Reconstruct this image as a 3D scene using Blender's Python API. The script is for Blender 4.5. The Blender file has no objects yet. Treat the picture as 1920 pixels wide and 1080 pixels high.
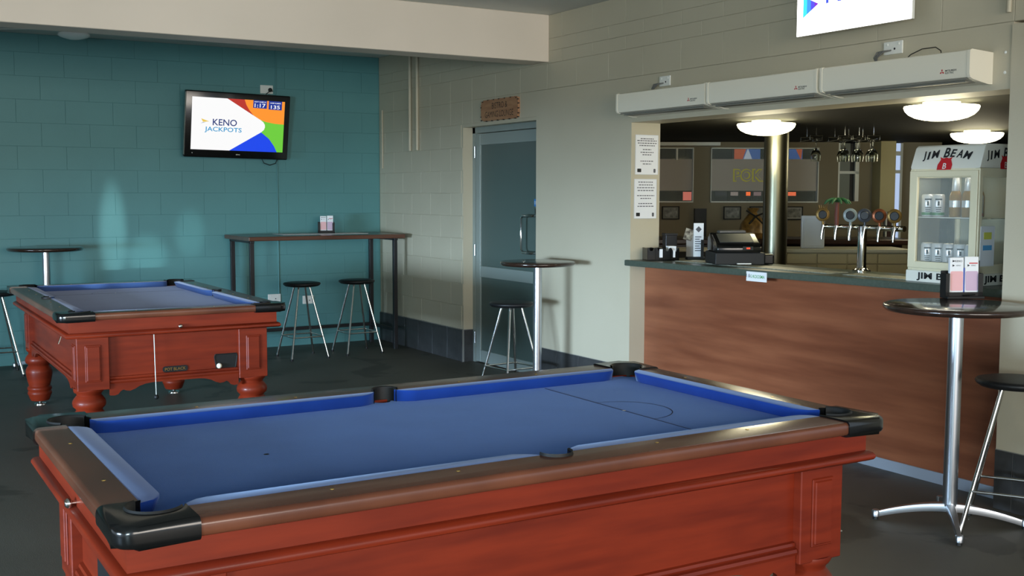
import bpy, bmesh, math, random
from mathutils import Matrix, Vector
random.seed(7)
C = bpy.context.scene.collection
PI = math.pi
# ------------------------------------------------------------------ camera, sky, lights, exposure
YAW, PITCH, ROLL = math.radians(30.94), math.radians(-4.861), math.radians(-0.101)
cam_d = bpy.data.cameras.new('camera'); cam = bpy.data.objects.new('camera', cam_d); C.objects.link(cam)
cam_d.sensor_width = 36.0; cam_d.lens = 2085.5/1920*36; cam_d.clip_start = 0.05; cam_d.clip_end = 200
cam.matrix_world = (Matrix.Translation((0, 0, 1.5)) @ Matrix.Rotation(-YAW, 4, 'Z') @ Matrix.Rotation(PI/2+PITCH, 4, 'X') @ Matrix.Rotation(-ROLL, 4, 'Z'))
bpy.context.scene.camera = cam
vs = bpy.context.scene.view_settings
bpy.context.scene.display_settings.display_device = 'sRGB'
vs.view_transform = 'Standard'; vs.look = 'None'; vs.gamma = 1.0; vs.exposure = 0.0; vs.use_curve_mapping = False
w = bpy.data.worlds.new('daylight'); bpy.context.scene.world = w; w.use_nodes = True
bg = w.node_tree.nodes['Background']; bg.inputs[0].default_value = (0.72, 0.86, 1.0, 1); bg.inputs[1].default_value = 1.25

def area(name, loc, target, sx, sy, power, col, spread=180):
    l = bpy.data.lights.new(name, 'AREA'); l.shape = 'RECTANGLE'; l.size = sx; l.size_y = sy; l.energy = power; l.color = col
    l.spread = math.radians(spread)
    o = bpy.data.objects.new(name, l); C.objects.link(o); o.location = loc
    o.rotation_euler = (Vector(target)-Vector(loc)).to_track_quat('-Z', 'Y').to_euler()
    return o
area('daylight_from_verandah', (0.6, -7.5, 2.1), (1.6, 5, 1.3), 6.5, 2.4, 620, (1.0, 0.90, 0.78))
area('daylight_from_side', (-9.0, 1.9, 1.15), (4.6, 6.9, 1.0), 3.4, 1.2, 330, (0.56, 0.77, 1.0), 60)
area('daylight_from_corner', (-4.7, -3.6, 1.35), (1.8, 10.2, 1.2), 1.3, 1.0, 110, (0.66, 0.90, 1.0), 90)
def spot(name, loc, target, power, col, size, blend=0.4, rad=0.02):
    l = bpy.data.lights.new(name, 'SPOT'); l.energy = power; l.color = col; l.spot_size = math.radians(size); l.spot_blend = blend; l.shadow_soft_size = rad
    o = bpy.data.objects.new(name, l); C.objects.link(o); o.location = loc
    o.rotation_euler = (Vector(target)-Vector(loc)).to_track_quat('-Z', 'Y').to_euler(); return o

def glint(loc, target, power, col, size, sx):
    o = spot('sun_glint', loc, target, power, col, size, 0.9, 0.03); o.scale = (sx, 1, 1); return o
glint((-1.5, -2.9, 1.05), (2.07, 10.45, 1.13), 4600, (0.75, 0.97, 1.0), 4.6, 0.26)
glint((-1.2, -2.9, 1.00), (2.36, 10.45, 0.93), 3000, (0.66, 0.95, 1.0), 1.9, 1.0)
glint((-1.2, -2.9, 1.00), (2.76, 10.45, 1.12), 1900, (0.66, 0.95, 1.0), 2.3, 0.6)

# ------------------------------------------------------------------ materials
def s2l(c): return tuple(((v/255)/12.92 if v/255 <= 0.04045 else ((v/255+0.055)/1.055)**2.4) for v in c)+(1,)
MATS = {}
def mat(name, rgb, rough=0.5, metal=0.0, noise=None, bump=0.0, bscale=60, emit=None, estr=1.0, spec=0.5, coat=0.0, trans=0.0, alpha=1.0, ior=1.45, world=False, sheen=0.0, sheencol=(255,255,255)):
    """rgb in sRGB 0-255; noise=(rgb2, scale, (sx,sy,sz), detail) mixes a second colour"""
    m = bpy.data.materials.new(name); m.use_nodes = True; nt = m.node_tree; N = nt.nodes; L = nt.links
    b = N['Principled BSDF']
    b.inputs['Base Color'].default_value = s2l(rgb); b.inputs['Roughness'].default_value = rough; b.inputs['Metallic'].default_value = metal
    b.inputs['Specular IOR Level'].default_value = spec; b.inputs['Coat Weight'].default_value = coat; b.inputs['Coat Roughness'].default_value = 0.08
    b.inputs['Transmission Weight'].default_value = trans; b.inputs['Alpha'].default_value = alpha; b.inputs['IOR'].default_value = ior
    tc = N.new('ShaderNodeTexCoord')
    b.inputs['Sheen Weight'].default_value = sheen; b.inputs['Sheen Roughness'].default_value = 0.35; b.inputs['Sheen Tint'].default_value = s2l(sheencol)
    if noise:
        mp = N.new('ShaderNodeMapping'); mp.inputs['Scale'].default_value = noise[2]
        nz = N.new('ShaderNodeTexNoise'); nz.inputs['Scale'].default_value = noise[1]; nz.inputs['Detail'].default_value = noise[3]
        rp = N.new('ShaderNodeValToRGB'); rp.color_ramp.elements[0].position = 0.32; rp.color_ramp.elements[1].position = 0.68
        rp.color_ramp.elements[0].color = s2l(rgb); rp.color_ramp.elements[1].color = s2l(noise[0])
        L.new(N.new('ShaderNodeNewGeometry').outputs['Position'] if world else tc.outputs['Object'], mp.inputs[0]); L.new(mp.outputs[0], nz.inputs['Vector']); L.new(nz.outputs[0], rp.inputs[0]); L.new(rp.outputs[0], b.inputs['Base Color'])
    if bump:
        n2 = N.new('ShaderNodeTexNoise'); n2.inputs['Scale'].default_value = bscale; n2.inputs['Detail'].default_value = 4
        bm_ = N.new('ShaderNodeBump'); bm_.inputs['Strength'].default_value = bump; bm_.inputs['Distance'].default_value = 0.003
        L.new(tc.outputs['Object'], n2.inputs['Vector']); L.new(n2.outputs[0], bm_.inputs['Height']); L.new(bm_.outputs[0], b.inputs['Normal'])
    if emit:
        b.inputs['Emission Color'].default_value = s2l(emit); b.inputs['Emission Strength'].default_value = estr
    MATS[name] = m; return m
M_teal = mat('teal_paint', (86, 138, 138), 0.5, noise=((80, 130, 131), 1.0, (1, 1, 1), 3), bump=0.2, bscale=90, world=True)
M_wall = mat('beige_paint', (190, 181, 158), 0.5, noise=((182, 173, 150), 1.0, (1, 1, 1), 3), bump=0.2, bscale=90, world=True)
M_beam = mat('beam_paint', (228, 212, 194), 0.5, noise=((220, 205, 187), 1.2, (1, 1, 1), 2))
M_ceil = mat('ceiling_paint', (200, 202, 196), 0.6, bump=0.05)
M_floor = mat('dark_vinyl_floor', (84, 81, 72), 0.5, noise=((96, 93, 84), 1.1, (1, 1, 1), 7), bump=0.35, bscale=240, spec=0.35)
def floor_stains():
    nt = M_floor.node_tree; N = nt.nodes; L = nt.links; b = N['Principled BSDF']; old = b.inputs['Base Color'].links[0].from_socket
    tc = N.new('ShaderNodeTexCoord'); nz = N.new('ShaderNodeTexNoise'); nz.inputs['Scale'].default_value = 1.9; nz.inputs['Detail'].default_value = 9; nz.inputs['Distortion'].default_value = 0.6
    rp = N.new('ShaderNodeValToRGB'); rp.color_ramp.elements[0].position = 0.57; rp.color_ramp.elements[1].position = 0.60
    mx = N.new('ShaderNodeMix'); mx.data_type = 'RGBA'; mx.inputs[7].default_value = s2l((72, 70, 62)); L.new(tc.outputs['Object'], nz.inputs['Vector']); L.new(nz.outputs[0], rp.inputs[0])
    L.new(rp.outputs[0], mx.inputs[0]); L.new(old, mx.inputs[6]); L.new(mx.outputs[2], b.inputs['Base Color'])
floor_stains()
M_tile = mat('charcoal_tile', (50, 50, 50), 0.4, noise=((62, 62, 62), 14, (1, 1, 1), 4))
M_grout = mat('pale_grout', (128, 128, 122), 0.8)
M_body = mat('mahogany_red', (126, 42, 20), 0.4, noise=((102, 31, 15), 3.0, (1.0, 1.0, 9), 6), spec=0.28, coat=0.06)
M_rail = mat('walnut_rail', (112, 66, 46), 0.24, noise=((88, 50, 35), 4.0, (1, 1, 1), 8), coat=0.12)
M_cloth = mat('blue_cloth', (54, 97, 172), 0.95, noise=((48, 89, 162), 5, (1, 1, 1), 6), bump=0.3, bscale=500, spec=0.1, sheen=0.42, sheencol=(170, 200, 245))
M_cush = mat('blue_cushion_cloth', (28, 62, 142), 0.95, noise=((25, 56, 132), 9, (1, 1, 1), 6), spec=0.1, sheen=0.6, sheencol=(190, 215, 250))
M_clothf = mat('blue_cloth_dusty', (72, 98, 152), 0.92, noise=((66, 92, 146), 5, (1, 1, 1), 6), spec=0.12, sheen=0.40, sheencol=(205, 215, 240))  # paler, greyer blue, used on the further table
M_black = mat('gloss_black', (14, 15, 15), 0.16, spec=0.6)
M_mblack = mat('matt_black', (17, 18, 18), 0.6)
M_vinylblk = mat('black_vinyl', (24, 25, 27), 0.45, bump=0.3, bscale=200)
M_line = mat('dark_line_ink', (24, 30, 60), 0.9)
M_chrome = mat('chrome', (215, 215, 212), 0.12, 1.0)
M_alu = mat('brushed_aluminium', (190, 194, 200), 0.3, 1.0)
M_steel = mat('stainless_steel', (104, 102, 86), 0.33, 1.0)
M_white = mat('white_plastic', (222, 222, 214), 0.4)
M_cream = mat('cream_plastic', (230, 222, 202), 0.35)
M_brass = mat('brass', (182, 150, 84), 0.3, 1.0)
M_dwood = mat('dark_brown_tabletop', (52, 36, 28), 0.2, noise=((38, 27, 22), 6, (1, 6, 1), 6), coat=0.5)
M_ledge = mat('brown_timber_top', (96, 58, 40), 0.3, noise=((74, 44, 30), 4, (1, 9, 4), 6), coat=0.2)
M_dsteel = mat('dark_painted_steel', (38, 38, 40), 0.45, 0.3)
M_panel = mat('redwood_laminate', (142, 86, 58), 0.34, noise=((112, 62, 40), 0.9, (1.0, 1.5, 15), 9), coat=0.1)
M_counter = mat('green_grey_laminate', (76, 84, 74), 0.3, noise=((68, 76, 66), 60, (1, 1, 1), 4))
M_frame = mat('anodised_door_frame', (142, 152, 146), 0.45, 0.2)
M_frost = mat('frosted_door_glass', (78, 92, 86), 0.35, spec=0.5)
M_paper = mat('white_paper', (226, 226, 226), 0.6)
M_ink = mat('black_print', (26, 26, 28), 0.7)
M_greyink = mat('grey_print', (84, 84, 88), 0.7)
M_red = mat('red_print', (190, 32, 38), 0.6)
M_kick = mat('pale_metal_kick_strip', (164, 172, 184), 0.35, 0.4)
M_barceil = mat('dark_bar_ceiling', (34, 33, 27), 0.75, spec=0.2)
M_barwall = mat('taupe_bar_wall', (126, 114, 90), 0.6)
M_glass = mat('clear_glass', (245, 250, 248), 0.02, trans=1.0, ior=1.45)
M_pane = mat('thin_window_pane', (200, 210, 206), 0.03, alpha=0.14, spec=0.5)
M_tan = mat('tan_routed_timber', (176, 132, 96), 0.6, noise=((156, 110, 78), 6, (1, 6, 1), 5))

# ------------------------------------------------------------------ mesh helpers
class MB:
    def __init__(s): s.b = bmesh.new(); s.M = Matrix.Identity(4)
    def _v(s, p): return s.b.verts.new(s.M @ Vector(p))
    def box(s, a, b, bev=0.0, seg=1):
        x0, y0, z0 = a; x1, y1, z1 = b
        v = [s._v(p) for p in ((x0,y0,z0),(x1,y0,z0),(x1,y1,z0),(x0,y1,z0),(x0,y0,z1),(x1,y0,z1),(x1,y1,z1),(x0,y1,z1))]
        f = [s.b.faces.new([v[i] for i in q]) for q in ((0,3,2,1),(4,5,6,7),(0,1,5,4),(1,2,6,5),(2,3,7,6),(3,0,4,7))]
        if bev:
            es = list({e for q in f for e in q.edges})
            bmesh.ops.bevel(s.b, geom=es, offset=bev, segments=seg, affect='EDGES', profile=0.5)
        return s
    def prism(s, pts, z0, z1, bev_top=None, taper=None):
        """2D outline extruded along z; taper: optional list of bottom points"""
        n = len(pts); bt = taper or pts
        lo = [s._v((p[0], p[1], z0)) for p in bt]; hi = [s._v((p[0], p[1], z1)) for p in pts]
        s.b.faces.new(lo[::-1]); s.b.faces.new(hi)
        for i in range(n):
            j = (i+1) % n; s.b.faces.new([lo[i], lo[j], hi[j], hi[i]])
        return s
    def profile(s, prof, a, b, axis='x'):
        """closed 2D profile (p,q) swept straight from a to b along axis; p -> other horizontal axis, q -> z"""
        def P(t, p, q): return (t, p, q) if axis == 'x' else (p, t, q)
        A = [s._v(P(a, p, q)) for p, q in prof]; B = [s._v(P(b, p, q)) for p, q in prof]; n = len(prof)
        s.b.faces.new(A); s.b.faces.new(B[::-1])
        for i in range(n):
            j = (i+1) % n; s.b.faces.new([A[i], B[i], B[j], A[j]])
        return s
    def lathe(s, prof, c=(0,0,0), seg=28, a0=0, a1=2*PI):
        full = abs(a1-a0-2*PI) < 1e-6; k = seg if full else seg+1; rings = []
        for r, z in prof:
            if r < 1e-6: rings.append([s._v((c[0], c[1], c[2]+z))])
            else: rings.append([s._v((c[0]+r*math.cos(a0+(a1-a0)*i/seg), c[1]+r*math.sin(a0+(a1-a0)*i/seg), c[2]+z)) for i in range(k)])
        for A, B in zip(rings, rings[1:]):
            for i in range(seg):
                j = (i+1) % k
                if len(A) == 1 and len(B) == 1: continue
                if len(A) == 1: s.b.faces.new([A[0], B[i], B[j]])
                elif len(B) == 1: s.b.faces.new([A[i], A[j], B[0]])
                else: s.b.faces.new([A[i], A[j], B[j], B[i]])
        return s
    def tube(s, pts, r, seg=10, closed=False):
        pts = [Vector(p) for p in pts]; n = len(pts); rr = r if isinstance(r, (list, tuple)) else [r]*n; rings = []; up = None
        for i, p in enumerate(pts):
            if closed: t = (pts[(i+1) % n]-pts[i-1]).normalized()
            else: t = (pts[min(i+1, n-1)]-pts[max(i-1, 0)]).normalized()
            if up is None: up = Vector((0,0,1)) if abs(t.z) < 0.9 else Vector((1,0,0))
            sd = t.cross(up); 
            if sd.length < 1e-5: sd = t.cross(Vector((0,1,0)))
            sd.normalize(); u2 = sd.cross(t).normalized(); up = u2
            rings.append([s._v(p+sd*(rr[i]*math.cos(2*PI*k/seg))+u2*(rr[i]*math.sin(2*PI*k/seg))) for k in range(seg)])
        m = n if closed else n-1
        for i in range(m):
            A, B = rings[i], rings[(i+1) % n]
            for k in range(seg): s.b.faces.new([A[k], A[(k+1) % seg], B[(k+1) % seg], B[k]])
        if not closed: s.b.faces.new(rings[0][::-1]); s.b.faces.new(rings[-1])
        return s
    def ball(s, c, r, sx=1, sy=1, sz=1, u=16, v=10):
        return s.lathe([(r*sx*math.sin(PI*i/v), -r*sz*math.cos(PI*i/v)) for i in range(v+1)], c, u)
    def bevel_sel(s, fn, off, seg=3):
        es = [e for e in s.b.edges if fn(e)]
        bmesh.ops.bevel(s.b, geom=es, offset=off, segments=seg, affect='EDGES', profile=0.5); return s
    def build(s, name, m, parent=None, smooth=None):
        bmesh.ops.remove_doubles(s.b, verts=s.b.verts, dist=1e-6)
        bmesh.ops.recalc_face_normals(s.b, faces=s.b.faces)
        me = bpy.data.meshes.new(name); s.b.to_mesh(me); s.b.free(); me.materials.append(m)
        if smooth is not None:
            for p in me.polygons: p.use_smooth = True
            me.set_sharp_from_angle(angle=math.radians(smooth))
        o = bpy.data.objects.new(name, me); C.objects.link(o)
        if parent: o.parent = parent
        return o
def tag(o, label=None, cat=None, group=None, kind=None):
    if label: o['label'] = label
    if cat: o['category'] = cat
    if group: o['group'] = group
    if kind: o['kind'] = kind
    return o
def thing(name, label, cat, loc=(0,0,0), rz=0, group=None):
    o = bpy.data.objects.new(name, None); C.objects.link(o); o.location = loc; o.rotation_euler = (0,0,rz); o.empty_display_size = 0.1
    return tag(o, label, cat, group)
def facing(o, d):
    """orient so that local x = right, y = up, z = towards the viewer, for a face looking along d"""
    z = Vector(d).normalized(); y = Vector((0,0,1)); x = y.cross(z).normalized()
    y = z.cross(x)
    m = Matrix((x, y, z)).transposed().to_4x4(); m.translation = o.location; o.matrix_world = m; return o
def copy_tree(o, parent=None):
    c = o.copy(); C.objects.link(c); c.parent = parent
    for ch in [x for x in bpy.data.objects if x.parent == o]: copy_tree(ch, c)
    return c
def struct(o): o['kind'] = 'structure'; return o
def text_mesh(txt, h, cx, cy, z, m, parent, name='lettering', bold=0.0, shear=0.0, wfit=None, squeeze=None, anchor='c', thick=0.0004, rot=0):
    cu = bpy.data.curves.new('t', 'FONT'); cu.body = txt; cu.size = 1.0; cu.align_x = 'CENTER' if anchor == 'c' else 'LEFT'; cu.offset = bold; cu.shear = shear; cu.extrude = 0.0; cu.resolution_u = 3
    ob = bpy.data.objects.new('t', cu); me = bpy.data.meshes.new_from_object(ob)
    xs = [v.co.x for v in me.vertices]; ys = [v.co.y for v in me.vertices]
    x0, x1, y0, y1 = min(xs), max(xs), min(ys), max(ys); sy = h/(y1-y0); sx = (wfit/(x1-x0)) if wfit else sy
    ca, sa = math.cos(rot), math.sin(rot)
    for v in me.vertices:
        x = (v.co.x-(x0+x1)/2 if anchor == 'c' else v.co.x-x0)*sx; y = (v.co.y-(y0+y1)/2)*sy
        v.co = (cx+x*ca-y*sa, cy+x*sa+y*ca, z)
    me.name = name; me.materials.clear(); me.materials.append(m)
    o = bpy.data.objects.new(name, me); C.objects.link(o); o.parent = parent
    bpy.data.objects.remove(ob); bpy.data.curves.remove(cu); return o
def arc(cx, cy, r, a0, a1, n): return [(cx+r*math.cos(a0+(a1-a0)*i/n), cy+r*math.sin(a0+(a1-a0)*i/n)) for i in range(n+1)]
def rrect(x0, y0, x1, y1, r, n=5):
    return arc(x1-r, y0+r, r, -PI/2, 0, n)+arc(x1-r, y1-r, r, 0, PI/2, n)+arc(x0+r, y1-r, r, PI/2, PI, n)+arc(x0+r, y0+r, r, PI, 1.5*PI, n)
def flat(name, pts, z, m, parent):
    b = MB(); b.b.faces.new([b._v((p[0], p[1], z)) for p in pts]); return b.build(name, m, parent)

# ------------------------------------------------------------------ room shell
W = 4.69; WB = 4.94; TY = 10.45; CZ = 2.86
b = MB(); b.box((-3.6, -3.2, -0.2), (14, 14, 0)); floor = struct(b.build('floor', M_floor))
b = MB(); b.box((-3.6, -3.2, CZ), (WB, TY+0.25, CZ+0.15)); ceil = struct(b.build('ceiling', M_ceil))
b = MB()
for y in (-1.2, 0, 1.2, 2.4, 3.6, 4.8, 6.0): b.box((-3.6, y-0.012, CZ-0.004), (W-0.01, y+0.012, CZ))
struct(b.build('trim_1', M_ceil))
# teal wall core, blocks proud of the joints
b = MB(); b.box((-3.6, TY+0.005, 0), (WB, TY+0.25, CZ)); wall_back = struct(b.build('wall_back', M_teal))
def blocks(parent, m, mapf, u0, u1, z0, z1, off=0.0, L=0.4, Hh=0.2, zoff=0.1, k0=None, gap=0.0025, depth=0.005, bev=0.0014):
    """u along wall; each painted block is its own child; full ones share one mesh"""
    cache = {}; k = math.floor((z0-zoff)/Hh) if k0 is None else k0
    if k0 is not None: zoff = z0-k*Hh
    while zoff+k*Hh < z1-0.01:
        za, zb = max(z0, zoff+k*Hh), min(z1, zoff+(k+1)*Hh); s = off+(L/2 if k % 2 else 0); j = math.floor((u0-s)/L)
        while s+j*L < u1-0.01:
            ua, ub = max(u0, s+j*L), min(u1, s+(j+1)*L); j += 1
            if zb-za < 0.03 or ub-ua < 0.03: continue
            key = (round(ub-ua, 3), round(zb-za, 3))
            if key not in cache:
                hw, hh = (ub-ua)/2-gap/2, (zb-za)/2-gap/2
                bb = MB(); A = mapf(-hw, -hh, -0.0); Bq = mapf(hw, hh, depth)
                lo = [min(A[i], Bq[i]) for i in range(3)]; hi = [max(A[i], Bq[i]) for i in range(3)]
                bb.box(lo, hi, bev); o = bb.build('block', m, parent); cache[key] = o.data
            else:
                o = bpy.data.objects.new('block', cache[key]); C.objects.link(o); o.parent = parent
            o.location = mapf((ua+ub)/2, (za+zb)/2, 0, True)
        k += 1
def map_back(u, z, d, loc=False): return (u, TY+0.005, z) if loc else (u, -d, z)
blocks(wall_back, M_teal, map_back, 0.8, W, 0.0, CZ, off=0.1, zoff=0.1, gap=0.0012, depth=0.005, bev=0.0012)
# right wall with bar opening and door opening
D0, D1, DZ = 7.455, 8.672, 2.075
O0, O1, OZ = 3.30, 6.22, 1.99
b = MB()
xf = W+0.005
b.box((xf, 2.0, 2.30), (WB, TY+0.2, CZ)); b.box((xf, 8.672, 0), (WB, TY+0.2, 2.30)); b.box((xf, D0, DZ), (WB, 8.672, 2.30))
b.box((W-0.002, O1, 0), (WB, D0, 2.298)); b.box((W-0.002, O0, OZ), (WB, O1, 2.298)); b.box((W-0.012, 0.6, 0), (WB, O0, 2.285)); b.box((xf, 0.6, 2.285), (WB, 2.0, CZ))
wall_right = struct(b.build('wall_right', M_wall))
def map_right(u, z, d, loc=False): return (W+0.005, u, z) if loc else (-d, u, z)
for (k_, za_, zb_) in ((0, 2.30, 2.495), (1, 2.495, 2.588), (0, 2.588, 2.680), (1, 2.680, CZ)):
    blocks(wall_right, M_wall, map_right, 2.0, 10.44, za_, zb_, off=0.1, k0=k_, Hh=zb_-za_+1e-6)
blocks(wall_right, M_wall, map_right, 8.674, 10.44, 0.29, 2.30, off=0.1, zoff=0.1)
blocks(wall_right, M_wall, map_right, D0, 8.674, DZ+0.002, 2.30, off=0.1, zoff=0.1)
# beam across the room
b = MB(); b.box((-3.6, 7.277, 2.505), (W, 7.52, CZ), 0.004); struct(b.build('trim_2', M_beam))
# left side and rear enclosure (never in view, but they shape the daylight)
b = MB(); b.box((-3.7, 7.0, 0), (-3.6, TY+0.2, CZ)); b.box((-3.7, -0.9, 1.22), (-3.6, 7.0, CZ)); b.box((-3.7, -0.9, 0), (-3.6, 7.0, 0.15)); struct(b.build('wall_left', M_wall))
# tiled skirting
base_r = MB(); base_r.box((W-0.006, 8.672, 0), (W+0.004, TY, 0.29)); base_r.box((W-0.006, O1, 0), (W-0.003, D0, 0.288)); base_r.box((W-0.016, 0.6, 0), (W-0.0125, O0, 0.288)); base_r.box((W-0.006, 8.668, 0), (4.79, 8.674, 0.29))
baseboard = struct(base_r.build('baseboard_right', M_grout))
tile_cache = {}
def tile_run(y0, y1, x, start):
    j = math.floor((y0-start)/0.3)
    while start+j*0.3 < y1-0.01:
        a, c = max(y0, start+j*0.3), min(y1, start+(j+1)*0.3); j += 1
        if c-a < 0.02: continue
        k = round(c-a, 3)
        if k not in tile_cache:
            bb = MB(); bb.box((-0.006, -(c-a)/2+0.002, 0.001), (0, (c-a)/2-0.002, 0.285), 0.001); o = bb.build('tile', M_tile, baseboard); tile_cache[k] = o.data
        else:
            o = bpy.data.objects.new('tile', tile_cache[k]); C.objects.link(o); o.parent = baseboard
        o.location = (x, (a+c)/2, 0)
tile_run(8.672, TY-0.002, W-0.006, 8.955-0.3); tile_run(O1, D0, W-0.006, 7.135-1.2); tile_run(0.6, O0, W-0.016, 2.9-2.4)
bb = MB(); bb.box((4.697, -0.006, 0.001), (4.788, 0, 0.285), 0.001); o = bb.build('tile', M_tile, baseboard); o.location = (0, 8.668, 0)
# conduits on walls
def conduit(pts, r, m, label):
    bb = MB(); bb.tube(pts, r, 8); return tag(bb.build('conduit', m, smooth=60), label, 'conduit')
conduit([(W-0.016, 9.70, 1.905), (W-0.016, 9.70, CZ)], 0.016, M_wall, 'painted vertical pipe on the block wall, left one of the pair')
conduit([(W-0.016, 9.545, 1.905), (W-0.016, 9.545, CZ)], 0.016, M_wall, 'painted vertical pipe on the block wall, right one of the pair')
conduit([(W-0.007, 10.36, 1.75), (W-0.007, 10.36, 2.33)], 0.007, M_wall, 'thin short painted conduit beside the teal corner')
conduit([(3.61, TY-0.006, 0.52), (3.61, TY-0.006, CZ)], 0.006, M_teal, 'thin teal painted conduit running from ceiling down to the low wall outlet')
conduit([(W-0.022, 3.315, 2.34), (W-0.010, 3.315, CZ)], 0.012, M_wall, 'painted vertical conduit above the right pier by the ceiling')

# ------------------------------------------------------------------ pool tables
HX, HY = 1.134, 0.648           # half sizes the cabinet is set out from
EX, EY = 0.034, 0.008; RX, RY = HX-EX, HY-EY   # outer faces of the rails
def pool_table(loc, rz, label, cloth, coin):
    T = thing('pool_table', label, 'pool table', loc, rz)
    cx, cy = 1.014, 0.528       # wood/cloth boundary
    PR, PC = 0.062, 0.135       # corner pocket radius, centre inset from the outer corner
    # bed with pocket bites
    def bite(x, y, r, a0, a1, n=10): return arc(x, y, r, a0, a1, n)
    ox, oy = HX-PC, HY-PC
    pts = []
    pts += bite(-ox, -oy, PR, PI*0.98, -PI*0.48+2*PI-2*PI, 1)[:0]
    def bed_outline():
        q = []
        x1, y1 = cx, cy
        # counter-clockwise from the lower left pocket; arcs bulge into the bed
        def corner(sx, sy):
            c = (sx*(ox+0.040), sy*(oy+0.040)); a_mid = math.atan2(-sy, -sx)
            s = arc(c[0], c[1], PR-0.034, a_mid+1.5, a_mid-1.5, 14); return s
        q += [(-x1, -y1+0.10)] and []
        q += corner(-1, -1)[::1]
        q += arc(0, -cy-0.020, 0.030, PI-0.2, 0.2, 10)
        q += corner(1, -1); q += corner(1, 1)
        q += arc(0, cy+0.020, 0.030, 2*PI-0.2, PI+0.2, 10)
        q += corner(-1, 1)
        return q
    bb = MB(); bb.prism(bed_outline(), 0.775, 0.800); bb.build('cloth_bed', cloth, T)
    # long and short wooden rails
    CAP = 0.196
    outer = lambda e: all(abs(abs(v.co.y)-HY) < 1e-4 or abs(abs(v.co.x)-HX) < 1e-4 for v in e.verts) and abs(e.verts[0].co.z-e.verts[1].co.z) < 1e-5
    def oute(e, ax, val): return all(abs(v.co[ax]-val) < 1e-4 for v in e.verts) and abs(e.verts[0].co.z-e.verts[1].co.z) < 1e-5
    for s in (-1, 1):
        xa = HX-CAP
        notch = arc(0, cy-0.004, 0.046, PI-0.0, 0.0, 12) if s > 0 else arc(0, -cy+0.004, 0.046, PI, 2*PI, 12)
        P = [(-xa, s*cy)]+notch+[(xa, s*cy), (xa, s*RY), (-xa, s*RY)]
        bb = MB(); bb.prism(P, 0.801, 0.840)
        bb.bevel_sel(lambda e: oute(e, 1, s*RY), 0.013, 4)
        bb.build('rail', M_rail, T, smooth=50)
        ya = HY-CAP; bb = MB(); P = [(s*cx, -ya), (s*cx, ya), (s*RX, ya), (s*RX, -ya)]
        bb.prism(P, 0.801, 0.840); bb.bevel_sel(lambda e: oute(e, 0, s*RX), 0.013, 4)
        bb.build('rail', M_rail, T, smooth=50)
    # cushions
    wc = 0.056
    def cushion(P, dirn):
        bb = MB(); bot = [(p[0]+(dirn[0]*0.010 if k in (1,) else 0), p[1]) for k, p in enumerate(P)]
        inner = [(p[0]-dirn[0]*0.020*p[2], p[1]-dirn[1]*0.020*p[2]) for p in P]
        bb.prism([(p[0], p[1]) for p in P], 0.8005, 0.8395, taper=inner)
        bb.bevel_sel(lambda e: all(v.co.z > 0.83 and (abs(v.co.y) < cy-0.001 and abs(v.co.x) < cx-0.001) for v in e.verts), 0.0035, 2)
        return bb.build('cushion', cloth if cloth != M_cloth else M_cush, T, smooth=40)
    for s in (-1, 1):
        for t in (-1, 1):
            xe = HX-0.194
            a = [(t*0.036, 0.0, 0), (t*0.050, 0.020, 0.4), (t*0.068, 0.040, 0.8), (t*0.100, wc, 1), (t*(xe-0.062), wc, 1), (t*(xe-0.036), wc-0.006, 1), (t*(xe-0.016), wc-0.022, 0.5), (t*xe, 0.0, 0)]
            cushion([(p[0], s*(cy-p[1]), p[2]) for p in a], (0, -s))
        ye = HY-0.194
        a = [(-ye, 0, 0), (-(ye-0.016), wc-0.022, 0.5), (-(ye-0.036), wc-0.006, 1), (-(ye-0.062), wc, 1), (ye-0.062, wc, 1), (ye-0.036, wc-0.006, 1), (ye-0.016, wc-0.022, 0.5), (ye, 0, 0)]
        cushion([(s*(cx-p[1]), p[0], p[2]) for p in a], (-s, 0))
    # corner caps with pocket cups
    for sx in (-1, 1):
        for sy in (-1, 1):
            o_ = 0.005; R = 0.045
            P = [(CAP+0.002, -o_), (CAP+0.002, 0.12)]
            P = [(EX-o_, CAP+0.002)]+arc(EX+R-o_, EY+R-o_, R, PI, 1.5*PI, 6)+[(CAP+0.002, EY-o_), (CAP+0.002, 0.121)]
            ang = math.asin(-0.014/PR)
            P += arc(PC, PC, PR, ang, -PI*1.5-ang, 18)[:]
            P += [(0.121, CAP+0.002)]
            P = [(sx*(HX-p[0]), sy*(HY-p[1])) for p in P]
            bb = MB(); bb.prism(P, 0.795, 0.845)
            def oc(e):
                if abs(e.verts[0].co.z-e.verts[1].co.z) > 1e-5: return False
                for v in e.verts:
                    u, w_ = RX-abs(v.co.x), RY-abs(v.co.y)
                    if not (u < R*0.31 or w_ < R*0.31): return False
                return True
            bb.bevel_sel(oc, 0.016, 4)
            cap = bb.build('corner_cap', M_black, T, smooth=50)
            am = math.atan2(-sy, -sx)   # towards the bed
            bb = MB(); pc = (sx*ox, sy*oy, 0)
            bb.lathe([(PR+0.0015, 0.842), (PR-0.003, 0.850), (PR-0.008, 0.846), (PR-0.007, 0.72), (PR-0.001, 0.71)], pc, 26, am+math.radians(76), am+2*PI-math.radians(76))
            bb.build('pocket_lip', M_mblack, cap, smooth=60)
            bb = MB(); bb.lathe([(PR-0.001, 0.772), (PR-0.006, 0.70), (0.0, 0.70)], pc, 20); bb.build('pocket_cup', M_mblack, cap, smooth=60)
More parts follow.
